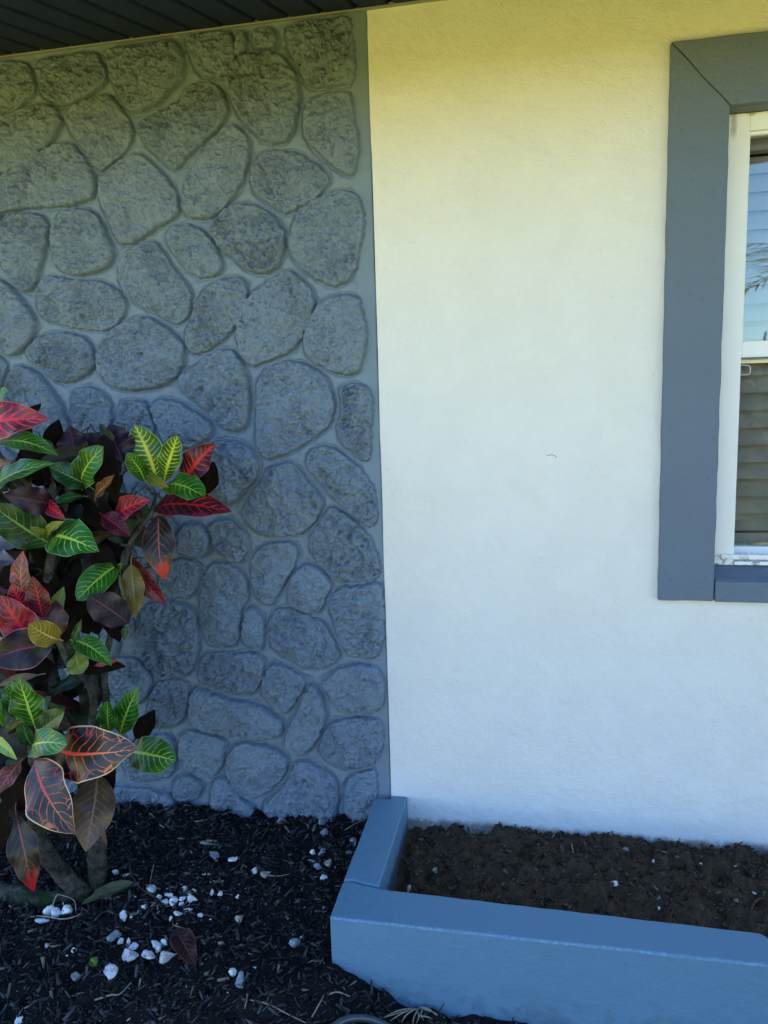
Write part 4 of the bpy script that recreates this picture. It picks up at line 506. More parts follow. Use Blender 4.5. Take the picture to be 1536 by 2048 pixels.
b = MB(); b.tube([(.4925, -.0117, 1.196), (.505, -.0121, 1.1985), (.515, -.0121, 1.196), (.521, -.0117, 1.190)], .0009, 5); b.build('wall_scratch', plain('scuff', (.20, .19, .18), .8), HOUSE)
# rest of the shell, dark inside
b = MB()
b.box(-2.6, -.002, .03, .16, -.3, 2.462)
b.box(-2.75, -2.602, -.02, 6.0, -.3, 2.46)
b.box(4.202, 4.35, -.02, 6.0, -.3, 2.46)
b.box(-2.6, 4.2, 5.85, 6.0, -.3, 2.46)
b.build('rear_wall', M['stucco'], HOUSE)
b = MB(); b.box(.3, 2.8, 1.6, 1.64, -.1, 2.46); b.box(.3, .34, .17, 1.59, -.1, 2.46); b.box(2.76, 2.8, .17, 1.59, -.1, 2.46)
b.build('inner_partition', M['inside'], HOUSE)

# soffit: grooved boards that run down and outward from the wall
def soffit():
    b = MB(); P = .0985; x0 = -1.014 - P * 17
    prof = [(0, .0), (.003, .014), (.019, .014), (.022, .0)]
    g = []
    for k in range(54):
        for dx_, dz_ in prof: g.append((x0 + k * P - .008 + dx_, dz_))
    g.append((x0 + 54 * P, 0))
    D0 = Vector((-.12333, -.97867, -.16432)) / .97867
    n = len(g); L = 1.05
    rows = []
    for s_ in (-.012, L):
        o_ = D0 * s_
        for x, dz in g: rows.append((x + o_.x, -.012 * 0 + o_.y, 2.4565 + o_.z + dz))
    fs = [(i, i + 1, n + i + 1, n + i) for i in range(n - 1)]
    b.add(rows, fs)
    k = len(b.v)
    for s_ in (-.012, L):
        o_ = D0 * s_
        for x in (g[0][0], g[-1][0]): b.v.append((x + o_.x, o_.y, 2.4565 + o_.z + .03))
    b.f.append((k, k + 1, k + 3, k + 2))
    o = link('soffit', b.mesh('soffit'), M['soffit'], HOUSE, False)
    # light J channel along the wall
    c = MB(); c.box(-2.6, 4.2, -.0225, -.0118, 2.4480, 2.4520)
    c.build('soffit_channel', plain('channel_metal', (.26, .27, .28), .5), HOUSE)
    f = MB(); yb = -1.05; zb = 2.4565 - 1.05 * .1679
    f.box(-3.1, 4.7, yb - .03, yb - .002, zb - .02, zb + .16)
    f.build('fascia', M['fascia'], HOUSE, bevel=.004)
    r = MB()
    z0 = zb + .165; yr = 2.9; zr = z0 + (yr - yb) * .168
    r.add([(-3.2, yb - .05, z0), (4.8, yb - .05, z0), (4.8, yr, zr), (-3.2, yr, zr), (4.8, 6.6, z0), (-3.2, 6.6, z0),
           (-3.2, yb - .05, z0 - .03), (4.8, yb - .05, z0 - .03), (4.8, yr, zr - .04), (-3.2, yr, zr - .04), (4.8, 6.6, z0 - .03), (-3.2, 6.6, z0 - .03)],
          [(0, 1, 2, 3), (3, 2, 4, 5), (6, 9, 8, 7), (9, 11, 10, 8), (0, 6, 7, 1), (5, 4, 10, 11), (0, 3, 9, 6), (3, 5, 11, 9), (1, 7, 8, 2), (2, 8, 10, 4)])
    r.build('roof', M['roof'], HOUSE)
soffit()

# ------------------------------------------------------------------ window and its trim
T = .0018
def wav(poly, seed, amp=.0011, step=.035):
    r = random.Random(seed); out = []
    for (x0, z0), (x1, z1) in zip(poly, poly[1:] + poly[:1]):
        L = math.hypot(x1 - x0, z1 - z0); n = max(1, int(L / step)); px, pz = -(z1 - z0) / L, (x1 - x0) / L
        out.append((x0, z0))
        for i in range(1, n):
            f = i / n; a = r.uniform(-amp, amp); out.append((x0 + (x1 - x0) * f + px * a, z0 + (z1 - z0) * f + pz * a))
    return out
b = MB(); b.prism(wav([(.807, .776), (.957, .776), (.957, 2.1), (.807, 2.269)], 1), -.032, -.0120)
b.build('window_trim', M['trim'], HOUSE, bevel=.0035)
b = MB(); b.prism(wav([(.8085, 2.269), (.9585, 2.1), (2.095, 2.1), (2.245, 2.269)], 2), -.0335, -.0120)
b.build('window_trim', M['trim'], HOUSE, bevel=.0035)
b = MB(); b.prism([(2.097, .776), (2.247, .776), (2.247, 2.269), (2.097, 2.1)], -.032, -.0120)
b.build('window_trim', M['trim'], HOUSE, bevel=.0035)
b = MB()      # painted lining of the opening behind the trim
b.box(.9535, .957, -.0115, .0435, .843, 2.1005); b.box(.9535, 2.0995, -.0115, .0435, 2.101, 2.1115); b.box(2.096, 2.0995, -.0115, .0435, .843, 2.1005)
b.build('window_lining', M['trim'], HOUSE)
# sill block, with a dark gap against the left trim
b = MB(); b.add([(.9605, -.034, .775), (2.094, -.034, .775), (2.094, -.034, .8335), (.9605, -.034, .8335),
                 (.9605, -.0120, .775), (2.094, -.0120, .775), (2.094, -.0120, .8436), (.9605, -.0120, .8436)],
                [(0, 1, 2, 3), (4, 7, 6, 5), (0, 4, 5, 1), (3, 2, 6, 7), (0, 3, 7, 4), (1, 5, 6, 2)])
b.build('window_sill', M['trim'], HOUSE, bevel=.003)
b = MB(); b.add([(.9575, -.0112, .8425), (2.0955, -.0112, .8425), (2.0955, .0435, .8655), (.9575, .0435, .8655), (.9575, .0435, .8425), (2.0955, .0435, .8425)],
                [(0, 1, 2, 3), (0, 4, 5, 1), (3, 2, 5, 4), (0, 3, 4), (1, 5, 2)])
b.build('sill_slope', M['trim'], HOUSE)

WX0, WX1, WZ0, WZ1 = .9575, 2.0955, .866, 2.1005
def ring(b, x0, x1, z0, z1, wl, wr, wb, wt, y0, y1):
    b.box(x0, x0 + wl, y0, y1, z0, z1); b.box(x1 - wr, x1, y0, y1, z0, z1)
    b.box(x0 + wl, x1 - wr, y0, y1, z0, z0 + wb); b.box(x0 + wl, x1 - wr, y0, y1, z1 - wt, z1)
b = MB(); ring(b, WX0, WX1, WZ0, WZ1, .0665, .0665, .012, .046, .044, .125)
b.box(WX0 + .0665, WX1 - .0665, .034, .0437, .868, .879)
b.box(WX0 + .03, WX1 - .03, .036, .0437, .884, .8985)
WIN = b.build('window', M['frame'], HOUSE, bevel=.0018)
b = MB(); ring(b, WX0 + .067, WX1 - .067, 1.453, WZ1 - .0465, .004, .004, .049, .009, .052, .080)
b.build('upper_sash', M['frame'], WIN, bevel=.0015)
b = MB(); b.box(WX0 + .067, WX1 - .067, .047, .0515, 1.4535, 1.4575); b.box(WX0 + .067, WX1 - .067, .0525, .0535, 1.4625, 1.4655)
b.build('sash_lip', plain('dark_sash_seal', (.10, .09, .09), .6), WIN)
b = MB(); ring(b, WX0 + .067, WX1 - .067, .8785, 1.4525, .004, .004, .0345, .010, .084, .112)
b.build('lower_sash', M['frame'], WIN, bevel=.0015)
b = MB(); b.box(WX0 + .0712, WX1 - .0712, .066, .069, 1.5022, WZ1 - .0557); b.build('glass_pane', M['glass'], WIN)
b = MB(); b.box(WX0 + .0712, WX1 - .0712, .098, .101, .9132, 1.4423); b.build('glass_pane', M['glass'], WIN)
# small bent wire clip beside the meeting rail
b = MB(); b.tube([(1.026, .058, 1.437), (1.044, .050, 1.437), (1.050, .050, 1.431), (1.050, .050, 1.415), (1.046, .050, 1.410), (1.026, .058, 1.410)], .0017, 6)
b.build('wire_clip', M['rail'], WIN, smooth=True)

# Venetian blind hanging behind the glass: a thing of its own
BL = empty('window_blind', (1.52, .16, 2.03)); tag(BL, 'closed pale slatted blind hanging behind the window glass', 'blind')
b = MB(); P = .0505; zt = 2.02
for k in range(22):
    z = zt - k * P + random.uniform(-.001, .001)
    if z < .955: break
    tl = .0165 + random.uniform(-.002, .002)
    pr = [(.150 + tl * 1.3, z), (.150 + tl * .6, z - .018), (.150 - tl * .4, z - .038), (.150 - tl * 1.3, z - .0545)]
    n = len(pr); vs = []
    for x in (1.012, 2.06):
        for yy, zz in pr: vs.append((x, yy, zz))
        for yy, zz in reversed(pr): vs.append((x, yy + .003, zz + .0004))
    m = 2 * n
    fs = [(i, (i + 1) % m, m + (i + 1) % m, m + i) for i in range(m)] + [tuple(range(m - 1, -1, -1)), tuple(range(m, 2 * m))]
    b.add(vs, fs)
b.build('slats', M['blind'], BL)
b = MB(); b.box(1.012, 2.06, .138, .168, .915, .945); b.build('bottom_rail', M['rail'], BL, bevel=.003)
b = MB(); b.box(1.005, 2.07, .130, .175, 2.026, 2.075); b.build('head_rail', M['blind'], BL, bevel=.003)

# ------------------------------------------------------------------ planter (low kerb wall)
PL = empty('planter', (-.045, -.62, -.06)); tag(PL, 'low blue-grey painted concrete planter wall round the soil under the window', 'planter')
def wavy(a, bb, n, amp, seed):
    r = random.Random(seed); out = []
    for i in range(n + 1):
        t = i / n; q = Vector(a) * (1 - t) + Vector(bb) * t
        if 0 < i < n: q += Vector((r.uniform(-amp, amp), r.uniform(-amp, amp)))
        out.append((q.x, q.y))
    return out
ZT = .101
JA = [(-.0425, -.476), (-.022, -.4705), (-.002, -.4735), (.016, -.479), (.036, -.4815), (.057, -.487)]
arm = wavy((.057, -.4865), (.0545, -.0125), 14, .0012, 1)[1:-1]
armL = wavy((-.048, -.0005), (-.0425, -.475), 14, .0010, 2)
poly = [(x, y + .0062 + .0018 * math.sin(x * 260)) for x, y in JA] + arm + [(.0545, -.0125), (.0, -.0125), (.0, -.036), (-.048, -.036)] + [q for q in armL if q[1] < -.037][:-1]
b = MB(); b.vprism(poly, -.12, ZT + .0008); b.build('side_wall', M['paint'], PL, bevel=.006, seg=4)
front = wavy((-.040, -.6195), (1.20, -.6225), 30, .0012, 3)
back = wavy((.965, -.511), (.057, -.488), 24, .0012, 4)
poly = [q for q in front if q[0] < .985] + [(.998, -.622), (1.006, -.60), (1.004, -.545), (.996, -.522), (.985, -.513)] + back[:-1] + list(reversed(JA))
poly[-1] = (-.0435, -.476)
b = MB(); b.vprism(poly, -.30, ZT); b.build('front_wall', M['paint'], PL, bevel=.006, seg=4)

def soil_mat():
    t = NT('dark_planting_soil'); n = t.noise(70, 5, .7); n2 = t.noise(9, 4, .6)
    c = t.mix(n.outputs[0], (.030, .019, .012), (.125, .082, .050))
    c = t.mix(t.math('MULTIPLY', n2.outputs[0], .5), c, (.075, .052, .036))
    return t.fin(c, .95, t.bump(n.outputs[0], .9, .006), .1)
M['soil'] = soil_mat()
X, Y = np.meshgrid(np.arange(.045, 1.45, .0045), np.arange(-.515, .004, .0045))
u, v = X / .0045, Y / .0045
Zs = .004 + .007 * samp(NZ['d'], u, v) + .0065 * samp(NZ['c'], u, v) + .0045 * np.abs(samp(NZ['a'], u, v)) + .0012 * samp(NZ['b'], u, v)
Zs += -.055 * np.exp(-(((X - .13) / .10) ** 2 + ((Y + .30) / .16) ** 2)) - .02 * sstep(.12, .06, X) + .012 * sstep(.25, .5, X) * sstep(-.5, -.25, Y)
Zs -= .010 * sstep(.03, .0, -Y) 
tag(link('soil', grid_mesh('soil', X, Y, Zs), M['soil']), kind='structure')
def soil_z(x, y):
    i = int(round((y + .515) / .0045)); j = int(round((x - .045) / .0045))
    return float(Zs[min(max(i, 0), Zs.shape[0] - 1), min(max(j, 0), Zs.shape[1] - 1)])

# ------------------------------------------------------------------ mulch chips, crumbs and grit (uncountable stuff)
def chip_mat(name, stops, rough=.62):
    t = NT(name); g = t.t.nodes.new('ShaderNodeNewGeometry'); r = t.t.nodes.new('ShaderNodeValToRGB')
    e = r.color_ramp.elements
    while len(e) < len(stops): e.new(.5)
    for k, (p_, c_) in enumerate(stops): e[k].position = p_; e[k].color = tuple(c_) + (1,)
    r.color_ramp.interpolation = 'CONSTANT'
    t.t.links.new(g.outputs['Random Per Island'], r.inputs[0])
    n = t.noise(240, 3, .6)
    c = t.mix(t.math('MULTIPLY', n.outputs[0], .6), r.outputs[0], (.01, .01, .01))
    return t.fin(c, rough, t.bump(n.outputs[0], .5, .001), .3)

def chips(name, n, region, zf, size, mat, seed, up=.35, thick=(.12, .3), keep=None):
    r = np.random.default_rng(seed)
    V = np.zeros((n, 8, 3)); cnt = 0
    base = np.array([(-1, -1, -1), (1, -1, -1), (1, 1, -1), (-1, 1, -1), (-1, -1, 1), (1, -1, 1), (1, 1, 1), (-1, 1, 1)], float)
    while cnt < n:
        x = r.uniform(*region[0]); y = r.uniform(*region[1])
        if keep and not keep(x, y, r): continue
        L = size[0] * (size[1] / size[0]) ** (r.random() ** 1.6); W = L * r.uniform(.12, .45); W = min(W, .008); Tk = W * r.uniform(*thick) + .0006
        s = base * np.array([L, W, Tk]) / 2
        s[:, 1] *= np.where(s[:, 0] > 0, r.uniform(.2, 1), 1); s += r.normal(0, L * .03, s.shape)
        yaw = r.uniform(0, 6.283); pit = r.normal(0, up); rol = r.normal(0, .5)
        cy, sy, cp, sp, cr, sr = math.cos(yaw), math.sin(yaw), math.cos(pit), math.sin(pit), math.cos(rol), math.sin(rol)
        Rm = np.array([[cy, -sy, 0], [sy, cy, 0], [0, 0, 1]]) @ np.array([[cp, 0, sp], [0, 1, 0], [-sp, 0, cp]]) @ np.array([[1, 0, 0], [0, cr, -sr], [0, sr, cr]])
        V[cnt] = s @ Rm.T + np.array([x, y, zf(x, y) + abs(math.sin(pit)) * L * .25 + Tk * .4 + r.uniform(0, .004)])
        cnt += 1
    F = np.array([(0, 3, 2, 1), (4, 5, 6, 7), (0, 1, 5, 4), (1, 2, 6, 5), (2, 3, 7, 6), (3, 0, 4, 7)])
    q = (F[None] + (np.arange(n) * 8)[:, None, None]).reshape(-1, 4)
    me = bpy.data.meshes.new(name); me.vertices.add(n * 8); me.vertices.foreach_set('co', V.reshape(-1).astype(np.float32))
    me.loops.add(q.size); me.loops.foreach_set('vertex_index', q.astype(np.int32).reshape(-1))
    me.polygons.add(len(q)); me.polygons.foreach_set('loop_start', np.arange(0, q.size, 4, dtype=np.int32)); me.update(calc_edges=True); me.validate()
    return link(name, me, mat, None, False)

def gz(x, y): return float(ground_z(np.array([x]), np.array([y]))[0])
def in_bed(x, y, r):
    if x > -.052 and y > -.63: return False
    return True
mstops = [(0, (.006, .006, .007)), (.26, (.014, .014, .015)), (.48, (.034, .034, .036)), (.68, (.075, .075, .077)), (.84, (.065, .044, .030)), (.915, (.14, .13, .12)), (.97, (.30, .24, .17))]
M['chips'] = chip_mat('mulch_chips', mstops)
tag(chips('mulch_chips', 27000, ((-1.5, .55), (-1.25, -.015)), gz, (.0045, .036), M['chips'], 3, up=.45, keep=in_bed),
    'shredded black mulch chips covering the bed', 'mulch', kind='stuff')
sstops = [(0, (.026, .017, .011)), (.35, (.07, .046, .028)), (.65, (.12, .082, .050)), (.92, (.20, .155, .10)), (.98, (.30, .27, .22))]
M['crumbs'] = chip_mat('soil_crumbs', sstops)
tag(chips('soil_crumbs', 5200, ((.062, 1.28), (-.485, -.009)), soil_z, (.003, .020), M['crumbs'], 8, up=.6, thick=(.5, 1.0)),
    'crumbs and bits of bark in the dark planter soil', 'soil crumbs', kind='stuff')
M['grit'] = chip_mat('shell_grit', [(0, (.5, .5, .48)), (.5, (.72, .72, .7)), (.8, (.35, .33, .3))], .6)
def grit_keep(x, y, r):
    return in_bed(x, y, r) and r.random() < .12 + math.exp(-(((x + .46) / .25) ** 2 + ((y + .46) / .18) ** 2))
tag(chips('shell_grit', 460, ((-1.1, -.06), (-.95, -.03)), gz, (.0022, .0095), M['grit'], 21, thick=(.35, 1.0), keep=grit_keep),
    'tiny white shell grit scattered over the mulch', 'grit', kind='stuff')

# ------------------------------------------------------------------ pebbles
def peb_mat(name, a, bcol, sc=60):
    t = NT(name); n = t.noise(sc, 5, .65); n2 = t.noise(260, 3, .6)
    c = t.mix(t.smooth(n.outputs[0], .38, .64), a, bcol)
    return t.fin(c, .55, t.bump(t.math('ADD', n.outputs[0], t.math('MULTIPLY', n2.outputs[0], .3)), .5, .003), .4)
PM = {'w': peb_mat('white_shell', (.88, .88, .86), (.70, .69, .66)), 'b': peb_mat('pale_pebble', (.72, .74, .78), (.52, .54, .58)),
      'g': peb_mat('mottled_pebble', (.66, .63, .62), (.36, .33, .33), 90), 'u': peb_mat('blue_grey_pebble', (.30, .33, .37), (.17, .19, .22), 80),
      't': peb_mat('tan_pebble', (.46, .40, .33), (.22, .19, .15), 80), 'd': peb_mat('soil_clod', (.035, .028, .022), (.06, .05, .04))}
GR = {'*heap': ('small white pebble within the white pebble heap on the mulch', 'small white pebbles of the heap'),
      '*left': ('tiny white pebble strewn around the sides of the white pebble heap', 'tiny white pebbles beside the heap'),
      '*lone': ('small pale pebble lying on the open mulch at the lower left', 'small pebbles at the lower left'),
      '*scatter': ('tiny white chip on the mulch between the pebble heap and the planter', 'tiny white chips in the middle of the bed'),
      '*soil': ('tiny white shell bit on the dark planter soil', 'tiny shell bits in the planter')}
def pebble(P, w, h, tone, lab, k):
    bm = bmesh.new(); bmesh.ops.create_icosphere(bm, subdivisions=3 if w > .012 else 2, radius=1.0)
    r = random.Random(100 + k); off = Vector((k * 3.7, k * 1.3, k * .7))
    dep = min(w, h) * r.uniform(.5, .75)
    cut = [(Vector((r.gauss(0, 1), r.gauss(0, 1), r.gauss(0, 1))).normalized(), r.uniform(.40, .75)) for _ in range(9)]
    for v in bm.verts:
        c = v.co.copy()
        for n_, d_ in cut:
            e = c.dot(n_) - d_
            if e > 0: c -= n_ * e * 1.0
        c *= 1 + .22 * mnoise.noise(v.co * 1.6 + off) + .10 * mnoise.noise(v.co * 4 + off)
        v.co = Vector((c.x * w * .47, c.y * dep * .95, c.z * h * .42))
    me = bpy.data.meshes.new('pebble'); bm.to_mesh(me); bm.free()
    o = link('pebble', me, PM[tone])
    o.location = Vector(P) + Vector((0, 0, .12 * h))
    o.rotation_euler = (RAD(-25) + r.uniform(-.2, .2), r.uniform(-.35, .35), r.uniform(-.3, .3))
    if lab in GR: tag(o, GR[lab][0], 'pebble', GR[lab][1])
    else: tag(o, lab, 'clod' if tone == 'd' else 'pebble', 'pebbles on the planter soil' if 'soil' in lab or 'planter soil' in lab else 'pebbles on the mulch')
for k, (P, w, h, tone, lab) in enumerate(PEBBLES): pebble(P, w, h, tone, lab, k)

# ------------------------------------------------------------------ twigs, root tuft, hose
TM = {'b': plain('reddish_twig', (.10, .055, .04), .7, .3, 90), 't': plain('dry_straw', (.30, .25, .18), .7, .3, 90)}
def smoothline(pts, n=5):
    pts = [Vector(q) for q in pts]; out = []
    for i in range(len(pts) - 1):
        p0 = pts[max(i - 1, 0)]; p1 = pts[i]; p2 = pts[i + 1]; p3 = pts[min(i + 2, len(pts) - 1)]
        for k in range(n):
            t = k / n
            out.append(.5 * ((2 * p1) + (p2 - p0) * t + (2 * p0 - 5 * p1 + 4 * p2 - p3) * t * t + (3 * p1 - p0 - 3 * p2 + p3) * t ** 3))
    out.append(pts[-1]); return out
for tone, rad, pts, lab in TWIGS:
    b = MB(); L = smoothline(pts); n = len(L)
    b.tube(L, [rad * (1.15 - .6 * i / n) * random.uniform(.85, 1.15) for i in range(n)], 6)
    tag(b.build('twig', TM[tone], smooth=True), lab, 'twig', 'twigs and roots on the ground')
b = MB()
for s in TUFT:
    L = smoothline(s); b.tube(L, [.0022 * (1.1 - .8 * i / len(L)) for i in range(len(L))], 5)
tag(b.build('root_tuft', TM['t'], smooth=True), 'dry pale grass root clump at the foot of the planter front beside the hose', 'root clump')
b = MB(); L = smoothline(HOSE, 8); b.tube(L, .0085, 12, cap=False)
t = NT('dark_hose_rubber'); n = t.noise(60, 3, .5)
tag(b.build('garden_hose', t.fin(t.mix(n.outputs[0], (.03, .04, .055), (.05, .065, .085)), .3, None, .6), smooth=True), 'loop of dark blue hose lying on the soil in front of the planter', 'hose')

# ------------------------------------------------------------------ croton shrub
def bark():
    t = NT('croton_bark'); n = t.noise(30, 5, .65); n2 = t.noise(140, 4, .7); n3 = t.noise(9, 3, .6)
    xyz = t.sep(t.tc.outputs['Object'])
    c = t.mix(t.smooth(n.outputs[0], .3, .7), (.024, .024, .020), (.125, .120, .102))
    c = t.mix(t.smooth(n2.outputs[0], .58, .68, 0, .6), c, (.16, .16, .14))
    c = t.mix(t.smooth(n2.outputs[0], .42, .34, 0, .7), c, (.010, .010, .008))
    moss = t.math('MULTIPLY', t.smooth(n3.outputs[0], .5, .62, 0, .8), t.smooth(xyz[2], .30, .05, 0, 1))
    c = t.mix(moss, c, (.022, .045, .005))
    return t.fin(c, .9, t.bump(t.math('ADD', n.outputs[0], t.math('MULTIPLY', n2.outputs[0], .8)), 1.0, .012), .1)
M['bark'] = bark()

def leaf_mat(name, base, alt, vein, vein2=None, margin=None, N=11, slope=2.6, w=.16, mid=.10, net=0.0, spread=0.0, tip=None, patch=.5, rough=.34, spec=.30):
    """u across, v along; pinnate side veins, optional netted veins, midrib and pale edge"""
    vein2 = vein2 or vein; margin = margin or vein
    t = NT(name); uv = t.sep(t.tc.outputs['UV'])
    oi = t.t.nodes.new('ShaderNodeObjectInfo')
    vm = t.t.nodes.new('ShaderNodeVectorMath'); vm.operation = 'ADD'
    cmb = t.t.nodes.new('ShaderNodeCombineXYZ'); t.t.links.new(t.math('MULTIPLY', oi.outputs['Random'], 37.0), cmb.inputs[0]); t.t.links.new(t.math('MULTIPLY', oi.outputs['Random'], 11.0), cmb.inputs[1])
    t.t.links.new(t.tc.outputs['UV'], vm.inputs[0]); t.t.links.new(cmb.outputs[0], vm.inputs[1])
    UV = vm.outputs[0]
    n1 = t.noise(4.5, 3, .55, UV); n2 = t.noise(2.2, 3, .6, UV); n3 = t.noise(14, 3, .6, UV)
    us = t.math('SUBTRACT', t.math('MULTIPLY', uv[0], 2.0), 1.0)
    us = t.math('ADD', us, t.math('MULTIPLY', t.math('SUBTRACT', n1.outputs[0], .5), .10))
    a = t.math('ABSOLUTE', us)
    side = t.math('MULTIPLY', t.math('GREATER_THAN', us, 0.0), .43)
    a15 = t.math('POWER', a, 1.35)
    ph = t.math('SUBTRACT', t.math('MULTIPLY', uv[1], float(N)), t.math('MULTIPLY', a15, slope))
    ph = t.math('ADD', t.math('ADD', ph, side), t.math('MULTIPLY', t.math('SUBTRACT', n1.outputs[0], .5), .55))
    tri = t.math('ABSOLUTE', t.math('SUBTRACT', t.math('FRACT', ph), .5))
    ww = t.math('MULTIPLY', t.smooth(a, .15, 1.0, 1.15, .35), w * .68)
    ww = t.math('MULTIPLY', ww, t.smooth(n3.outputs[0], .3, .7, .6, 1.3))
    lat = t.smooth(tri, t.math('MULTIPLY', ww, .45), ww, 1, 0)
    lat = t.math('MULTIPLY', lat, t.math('MULTIPLY', t.smooth(a, .80, .97, 1, .15), t.smooth(n2.outputs[0], .30, .62, .35, 1)))
    mw = t.math('MULTIPLY', t.smooth(uv[1], 0, 1, 1.25, .35), mid * .8)
    mr = t.smooth(a, t.math('MULTIPLY', mw, .6), mw, 1, 0)
    ed = t.smooth(t.math('ABSOLUTE', t.math('SUBTRACT', t.math('MULTIPLY', uv[0], 2.0), 1.0)), .93, .985, 0, .9)
    mask = t.math('MAXIMUM', lat, mr)
    if net > 0:
        mp = t.t.nodes.new('ShaderNodeMapping'); mp.inputs['Scale'].default_value = (3.2, 8.5, 1); t.t.links.new(UV, mp.inputs['Vector'])
        vo = t.vor(1.0, 'DISTANCE_TO_EDGE', mp.outputs[0])
        ne = t.smooth(vo.outputs['Distance'], .02, .055, 1, 0)
        ne = t.math('MULTIPLY', t.math('MULTIPLY', ne, t.smooth(a, .52, .72, 0, 1)), net * .8)
        mask = t.math('MAXIMUM', mask, ne)
    if spread > 0:
        sp = t.math('MULTIPLY', t.smooth(t.math('ADD', a, t.math('MULTIPLY', n3.outputs[0], .5)), .55, .2, 0, 1), spread)
        mask = t.math('MAXIMUM', mask, sp)
    c = t.mix(t.smooth(n2.outputs[0], .5 - patch * .3, .5 + patch * .3), base, alt)
    vc = t.mix(t.smooth(uv[1], .25, .95), vein, vein2)
    vc = t.mix(t.math('MULTIPLY', t.math('FRACT', t.math('MULTIPLY', oi.outputs['Random'], 7.3)), .35), vc, base)
    c = t.mix(mask, c, vc)
    n11 = t.noise(6, 5, .7, UV)
    c = t.mix(t.smooth(n11.outputs[0], .62, .72, 0, .35), c, tuple(q * .35 for q in base))
    if tip:
        tm = t.smooth(t.math('ADD', uv[1], t.math('MULTIPLY', t.math('SUBTRACT', n1.outputs[0], .5), .7)), .72, .86, 0, .85)
        c = t.mix(tm, c, tip)
    c = t.mix(ed, c, margin)
    nb = t.bump(mask, .45, .0016)
    nb = t.bump(n3.outputs[0], .15, .001, nb)
    m = t.fin(c, rough, nb, spec)
    return m

LM = {
 'G': leaf_mat('leaf_green', (.009, .050, .004), (.020, .125, .008), (.36, .50, .06), None, (.14, .22, .05), 10, 2.2, .13, .13, patch=.6),
 'Y': leaf_mat('leaf_yellow_green', (.014, .075, .006), (.03, .11, .008), (.62, .62, .05), (.55, .58, .04), (.35, .42, .08), 12, 1.6, .26, .20, spread=.5),
 'H': leaf_mat('leaf_dark_green', (.006, .030, .010), (.012, .055, .014), (.14, .26, .06), None, (.06, .10, .03), 9, 2.2, .08, .09),
 'P': leaf_mat('leaf_purple', (.014, .007, .014), (.022, .009, .018), (.10, .018, .035), (.16, .02, .04), (.04, .015, .02), 8, 2.4, .08, .09),
 'Q': leaf_mat('leaf_slate_purple', (.026, .022, .032), (.040, .032, .042), (.16, .06, .08), None, (.06, .035, .045), 8, 2.2, .06, .07),
 'R': leaf_mat('leaf_red', (.20, .010, .024), (.035, .008, .018), (.66, .012, .028), (.60, .03, .03), (.50, .10, .11), 8, 2.0, .30, .16, net=.7, spread=.45),
 'S': leaf_mat('leaf_red_striped', (.035, .008, .014), (.022, .008, .010), (.68, .020, .016), (.62, .012, .02), (.35, .05, .06), 10, 1.5, .30, .22, net=.3, spread=.45),
 'C': leaf_mat('leaf_crimson', (.024, .006, .012), (.045, .008, .016), (.50, .008, .022), (.54, .014, .026), (.34, .03, .05), 10, 2.0, .17, .11, net=.6),
 'M': leaf_mat('leaf_maroon', (.05, .012, .012), (.03, .012, .010), (.14, .03, .02), None, (.12, .04, .03), 8, 2.2, .09, .08),
 'U': leaf_mat('leaf_purple_green', (.018, .010, .018), (.014, .030, .014), (.26, .022, .10), None, (.42, .10, .16), 5, 2.4, .06, .06, patch=.3),
 'L': leaf_mat('leaf_dark_orange_veined', (.010, .007, .009), (.017, .010, .011), (.64, .035, .035), (.76, .22, .06), (.76, .50, .26), 9, 2.2, .12, .10, net=.9, rough=.36),
 'D': leaf_mat('leaf_shaded_brown', (.007, .006, .004), (.012, .008, .005), (.022, .010, .007), None, (.02, .010, .007), 8, 2.2, .07, .06, rough=.9, spec=.05),  # near-black colour stands in for shadow between the leaves
 'N': leaf_mat('leaf_brown_bronze', (.060, .036, .030), (.10, .065, .028), (.24, .15, .09), (.26, .13, .13), (.14, .07, .06), 10, 2.2, .10, .08),
 'B': leaf_mat('leaf_olive_bronze', (.10, .075, .010), (.13, .09, .012), (.28, .20, .05), None, (.20, .14, .03), 12, 1.8, .09, .08),
 'O': leaf_mat('leaf_orange_striped', (.05, .022, .010), (.09, .03, .010), (.46, .17, .03), None, (.3, .12, .04), 9, 2.0, .2, .12),
 'A': leaf_mat('leaf_olive_gold', (.20, .15, .018), (.15, .12, .02), (.56, .40, .14), (.5, .36, .1), (.40, .30, .08), 9, 2.2, .14, .10),
 'V': leaf_mat('leaf_olive', (.10, .12, .010), (.15, .16, .02), (.26, .26, .05), None, (.2, .2, .04), 8, 2.2, .10, .08),
 'W': leaf_mat('leaf_lime', (.18, .30, .03), (.14, .24, .03), (.40, .46, .10), None, (.3, .4, .1), 7, 2.0, .12, .1),
 'E': leaf_mat('leaf_salmon_netted', (.07, .05, .03), (.16, .03, .03), (.50, .14, .09), (.55, .10, .07), (.44, .14, .10), 7, 2.0, .18, .10, net=.9, spread=.2),
 'T': leaf_mat('leaf_dark_pink_veined', (.016, .010, .009), (.012, .020, .010), (.34, .09, .08), (.46, .05, .05), (.16, .03, .03), 8, 2.4, .09, .08, tip=(.42, .012, .014)),
 'X': leaf_mat('leaf_dry_brown', (.16, .12, .07), (.10, .07, .04), (.2, .15, .1), None, (.2, .15, .09), 8, 2.2, .08, .08, rough=.8),
 'F': leaf_mat('leaf_fallen_red', (.030, .010, .010), (.016, .007, .008), (.20, .03, .02), (.30, .10, .05), (.28, .10, .05), 9, 2.2, .10, .10),
 'K': leaf_mat('leaf_fallen_green', (.045, .058, .028), (.060, .072, .036), (.10, .12, .07), None, (.12, .14, .09), 8, 2.0, .05, .05, rough=.7),
}
